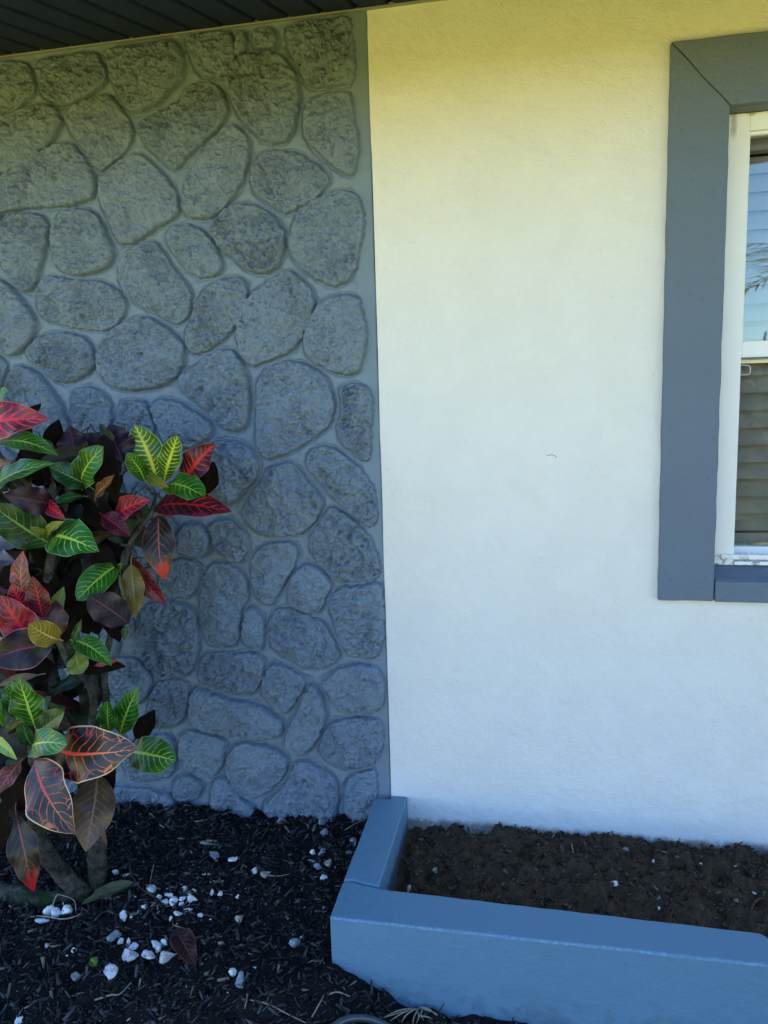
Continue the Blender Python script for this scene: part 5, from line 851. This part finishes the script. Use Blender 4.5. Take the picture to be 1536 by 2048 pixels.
LEAFLAB = {'R': 'red leaf with dark blotches', 'S': 'dark leaf striped with red', 'C': 'crimson veined dark leaf', 'Y': 'bright yellow veined leaf', 'L': 'dark leaf with orange veins and pale edge',
           'N': 'bronze brown hanging leaf', 'B': 'olive bronze hanging leaf', 'G': 'green leaf with yellow veins', 'H': 'dark green leaf', 'P': 'dark purple leaf', 'Q': 'slate purple leaf', 'A': 'gold olive leaf', 'T': 'dark hanging leaf with pink veins',
           'U': 'purple and green leaf', 'E': 'salmon netted leaf', 'O': 'orange striped leaf', 'M': 'maroon leaf', 'V': 'olive leaf', 'W': 'lime leaf', 'X': 'dry curled brown leaf', 'D': 'brown leaf darkened as if in deep shade'}
CAMP = Vector((0.478, -2.312, 1.381))
def leaf_mesh(B, T, width, shape, bend, fold, twist, seed, toward=None, petiole=True):
    r = random.Random(seed)
    B = Vector(B); T = Vector(T); ax = T - B; L = ax.length; t = ax.normalized()
    if toward is None:
        toward = (Vector((.15, -.86, .42))).normalized()      # outward and up, the side that faces the light
    n = (toward - t * toward.dot(t))
    if n.length < .05: n = Vector((0, 0, 1)) - t * t.z
    n.normalize()
    n = Matrix.Rotation(RAD(twist), 3, t) @ n
    w = t.cross(n).normalized()
    nu, nv = 10, 22
    ph = r.uniform(0, 6.28); rip = width * r.uniform(.04, .10); tipc = r.uniform(-.04, .10) * L; side_b = r.uniform(-.05, .05) * L
    vs = []; uvs = []
    for j in range(nv + 1):
        v = j / nv
        if shape == 'r': prof = math.sin(math.pi * min(1, v ** 1.12)) ** .62 if 0 < v < 1 else 0.0
        else: prof = (math.sin(math.pi * v ** .88) ** .88) * (1.03 - .10 * v) if 0 < v < 1 else 0.0
        prof = max(prof, .03 if j < nv else .0)
        arch = bend * L * 4 * v * (1 - v)
        c = B + t * (L * v) + n * (arch - tipc * v ** 3 * (1 - v) * 4) + w * (side_b * 4 * v * (1 - v))
        for i in range(nu + 1):
            u = i / nu * 2 - 1
            x = u * width / 2 * prof
            lift = fold * abs(x) * 1.2 + rip * prof * (abs(u) ** 2) * math.sin(v * 17 + ph + (1.4 if u > 0 else 0)) - .10 * abs(u) ** 2 * width * .3 * prof
            vs.append(c + w * x + n * lift); uvs.append(((u + 1) / 2, v))
    fs = [(j * (nu + 1) + i, j * (nu + 1) + i + 1, (j + 1) * (nu + 1) + i + 1, (j + 1) * (nu + 1) + i) for j in range(nv) for i in range(nu)]
    k = len(vs)
    if petiole:
        seg = 6; pl = min(.03, L * .22)
        for q, rr in ((0, .0016), (.5, .0014), (1, .0018)):
            c = B + t * (.004 - pl * q) - n * (pl * q * q * .4)
            for s in range(seg):
                vs.append(c + (w * math.cos(s * 2 * math.pi / seg) + n * math.sin(s * 2 * math.pi / seg)) * rr); uvs.append((.5, .02))
        fs += [(k + a * seg + s, k + a * seg + (s + 1) % seg, k + (a + 1) * seg + (s + 1) % seg, k + (a + 1) * seg + s) for a in range(2) for s in range(seg)]
    me = bpy.data.meshes.new('leaf'); me.from_pydata([tuple(q) for q in vs], [], fs)
    ul = me.uv_layers.new(name='UVMap')
    lv = np.zeros(len(me.loops), dtype=np.int32); me.loops.foreach_get('vertex_index', lv)
    ul.data.foreach_set('uv', np.array(uvs, dtype=np.float32)[lv].reshape(-1)); me.update()
    return me
SHRUB = empty('croton_shrub', (-.84, -.47, -.03))
tag(SHRUB, 'variegated croton shrub with red, purple and yellow-green leaves in front of the stone wall', 'shrub')
for s in STEMS:
    b = MB(); L = smoothline([q[:3] for q in s], 16); n = len(L); m = len(s) - 1
    rr = []
    for i in range(n):
        f = i / (n - 1) * m; a = min(int(f), m - 1); rr.append((s[a][3] * (1 - (f - a)) + s[a + 1][3] * (f - a)))
    rr = [q * random.uniform(.93, 1.07) for q in rr]
    b.tube(L, rr, 18, jitter=.07); b.build('stem', M['bark'], SHRUB, smooth=True)
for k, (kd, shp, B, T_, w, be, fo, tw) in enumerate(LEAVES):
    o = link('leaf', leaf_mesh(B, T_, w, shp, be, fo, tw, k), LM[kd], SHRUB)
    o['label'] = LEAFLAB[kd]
# the dense inside of the bush, its shade put into dark leaf colours; too many overlapping leaves to count
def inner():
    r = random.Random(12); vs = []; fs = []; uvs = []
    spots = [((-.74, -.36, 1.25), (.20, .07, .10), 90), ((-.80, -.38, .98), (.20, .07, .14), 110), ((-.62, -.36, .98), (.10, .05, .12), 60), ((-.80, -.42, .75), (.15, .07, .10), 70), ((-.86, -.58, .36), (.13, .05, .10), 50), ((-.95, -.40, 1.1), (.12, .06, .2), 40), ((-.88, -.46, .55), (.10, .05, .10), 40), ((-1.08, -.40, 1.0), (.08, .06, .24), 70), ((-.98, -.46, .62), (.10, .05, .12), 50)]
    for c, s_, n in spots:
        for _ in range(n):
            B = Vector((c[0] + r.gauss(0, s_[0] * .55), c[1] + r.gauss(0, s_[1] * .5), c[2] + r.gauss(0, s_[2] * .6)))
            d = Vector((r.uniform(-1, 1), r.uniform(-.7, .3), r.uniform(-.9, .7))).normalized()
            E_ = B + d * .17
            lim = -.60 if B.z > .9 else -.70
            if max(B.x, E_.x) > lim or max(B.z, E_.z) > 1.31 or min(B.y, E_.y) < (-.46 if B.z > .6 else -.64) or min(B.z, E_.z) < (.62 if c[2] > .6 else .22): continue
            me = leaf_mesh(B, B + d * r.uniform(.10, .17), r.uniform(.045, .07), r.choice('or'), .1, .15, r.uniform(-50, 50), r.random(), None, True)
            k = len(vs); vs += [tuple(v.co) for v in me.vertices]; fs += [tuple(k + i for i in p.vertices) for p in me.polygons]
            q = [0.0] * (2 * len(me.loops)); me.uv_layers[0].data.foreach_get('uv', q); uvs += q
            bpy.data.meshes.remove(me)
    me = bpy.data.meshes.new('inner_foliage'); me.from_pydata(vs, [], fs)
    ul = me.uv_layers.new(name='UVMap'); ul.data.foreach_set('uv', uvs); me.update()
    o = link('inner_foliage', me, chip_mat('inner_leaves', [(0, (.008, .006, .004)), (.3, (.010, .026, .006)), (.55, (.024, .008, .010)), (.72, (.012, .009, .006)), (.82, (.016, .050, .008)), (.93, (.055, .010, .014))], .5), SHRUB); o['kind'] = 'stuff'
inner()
# leaves on the ground
for (B, T_), w, kd, shp, tw, lab in ((FALLEN[0], .058, 'F', 'o', 0, 'fallen dark red veined leaf curled on the black mulch'),
                                 (FALLEN[1], .026, 'K', 'o', -20, 'grey-green fallen leaf, upper one of the pair at the trunk'),
                                 (FALLEN[2], .040, 'K', 'o', 10, 'grey-green fallen leaf, lower one of the pair at the trunk'),
                                 (FALLEN[3], .022, 'G', 'r', 0, 'tiny fresh green leaf on the mulch left of the upright quartz pebble')):
    B = Vector(B); T_ = Vector(T_); B.z += .006; T_.z += .006
    tag(link('fallen_leaf', leaf_mesh(B, T_, w, shp, .07, .25, tw, 900 + int(w * 1000), Vector((.1, -.45, .9)), False), LM[kd]), lab, 'leaf', 'fallen leaves on the mulch')

# ------------------------------------------------------------------ across the lawn, seen in the panes: added hedge, and palm
def hedge():  # added hedge, placed and sized to screen the lawn from the lower pane
    r = np.random.default_rng(4); n = 2400; vs = []; fs = []
    for i in range(n):
        x = r.uniform(1.3, 5.2); top = 1.95 + .18 * math.sin(x * 2.1) + .1 * math.sin(x * 5.3); z = r.uniform(-.1, top) ; y = -5.3 + r.normal(0, .16)
        c = Vector((x, y, z)); a = Vector(r.normal(0, 1, 3)).normalized(); b_ = a.cross(Vector(r.normal(0, 1, 3))).normalized(); s = r.uniform(.04, .09)
        k = len(vs); vs += [c - a * s, c + b_ * s * .5, c + a * s, c - b_ * s * .5]; fs.append((k, k + 1, k + 2, k + 3))
    b = MB(); b.v = [tuple(v) for v in vs]; b.f = fs
    b.box(1.35, 5.15, -5.5, -5.3, -.12, 1.65)
    tag(b.build('hedge', plain('hedge_green', (.022, .030, .016), .7, .4, 8, 0)), 'dark green hedge added across the lawn to darken the reflection in the lower pane', 'hedge')
hedge()
def palm():
    root = empty('palm_tree', (4.6, -10.2, -.12)); tag(root, 'palm tree across the lawn mirrored in the upper pane', 'tree')
    b = MB(); b.tube([(4.6, -10.2, -.12), (4.55, -10.2, 1.2), (4.5, -10.2, 2.4), (4.5, -10.2, 3.0)], [.16, .12, .11, .12], 12); b.build('trunk', M['bark'], root, smooth=True)
    b = MB(); r = random.Random(3)
    for k in range(26):
        az = k * 2.4; el = r.uniform(-.1, 1.1); Ln = r.uniform(1.4, 1.9); p0 = Vector((4.5, -10.2, 3.0)); prev = p0
        d = Vector((math.cos(az) * math.cos(el), math.sin(az) * math.cos(el), math.sin(el)))
        spine = [p0 + d * (Ln * s / 12) + Vector((0, 0, -.75 * (s / 12) ** 2)) for s in range(13)]
        b.tube(spine, [.018 * (1 - i / 14) for i in range(13)], 5)
        for i in range(2, 13):
            t = (spine[i] - spine[i - 1]).normalized(); sd = t.cross(Vector((0, 0, 1))).normalized()
            for s_ in (-1, 1):
                q = spine[i]; ln = .42 * math.sin(math.pi * (i / 13.5)); tip = q + sd * s_ * ln + t * ln * .5 + Vector((0, 0, -.15 * ln))
                b.add([q, q + t * .05, tip], [(0, 1, 2)])
    b.build('crown', plain('palm_green', (.05, .075, .025), .6, .4, 6, 0), root)
palm()
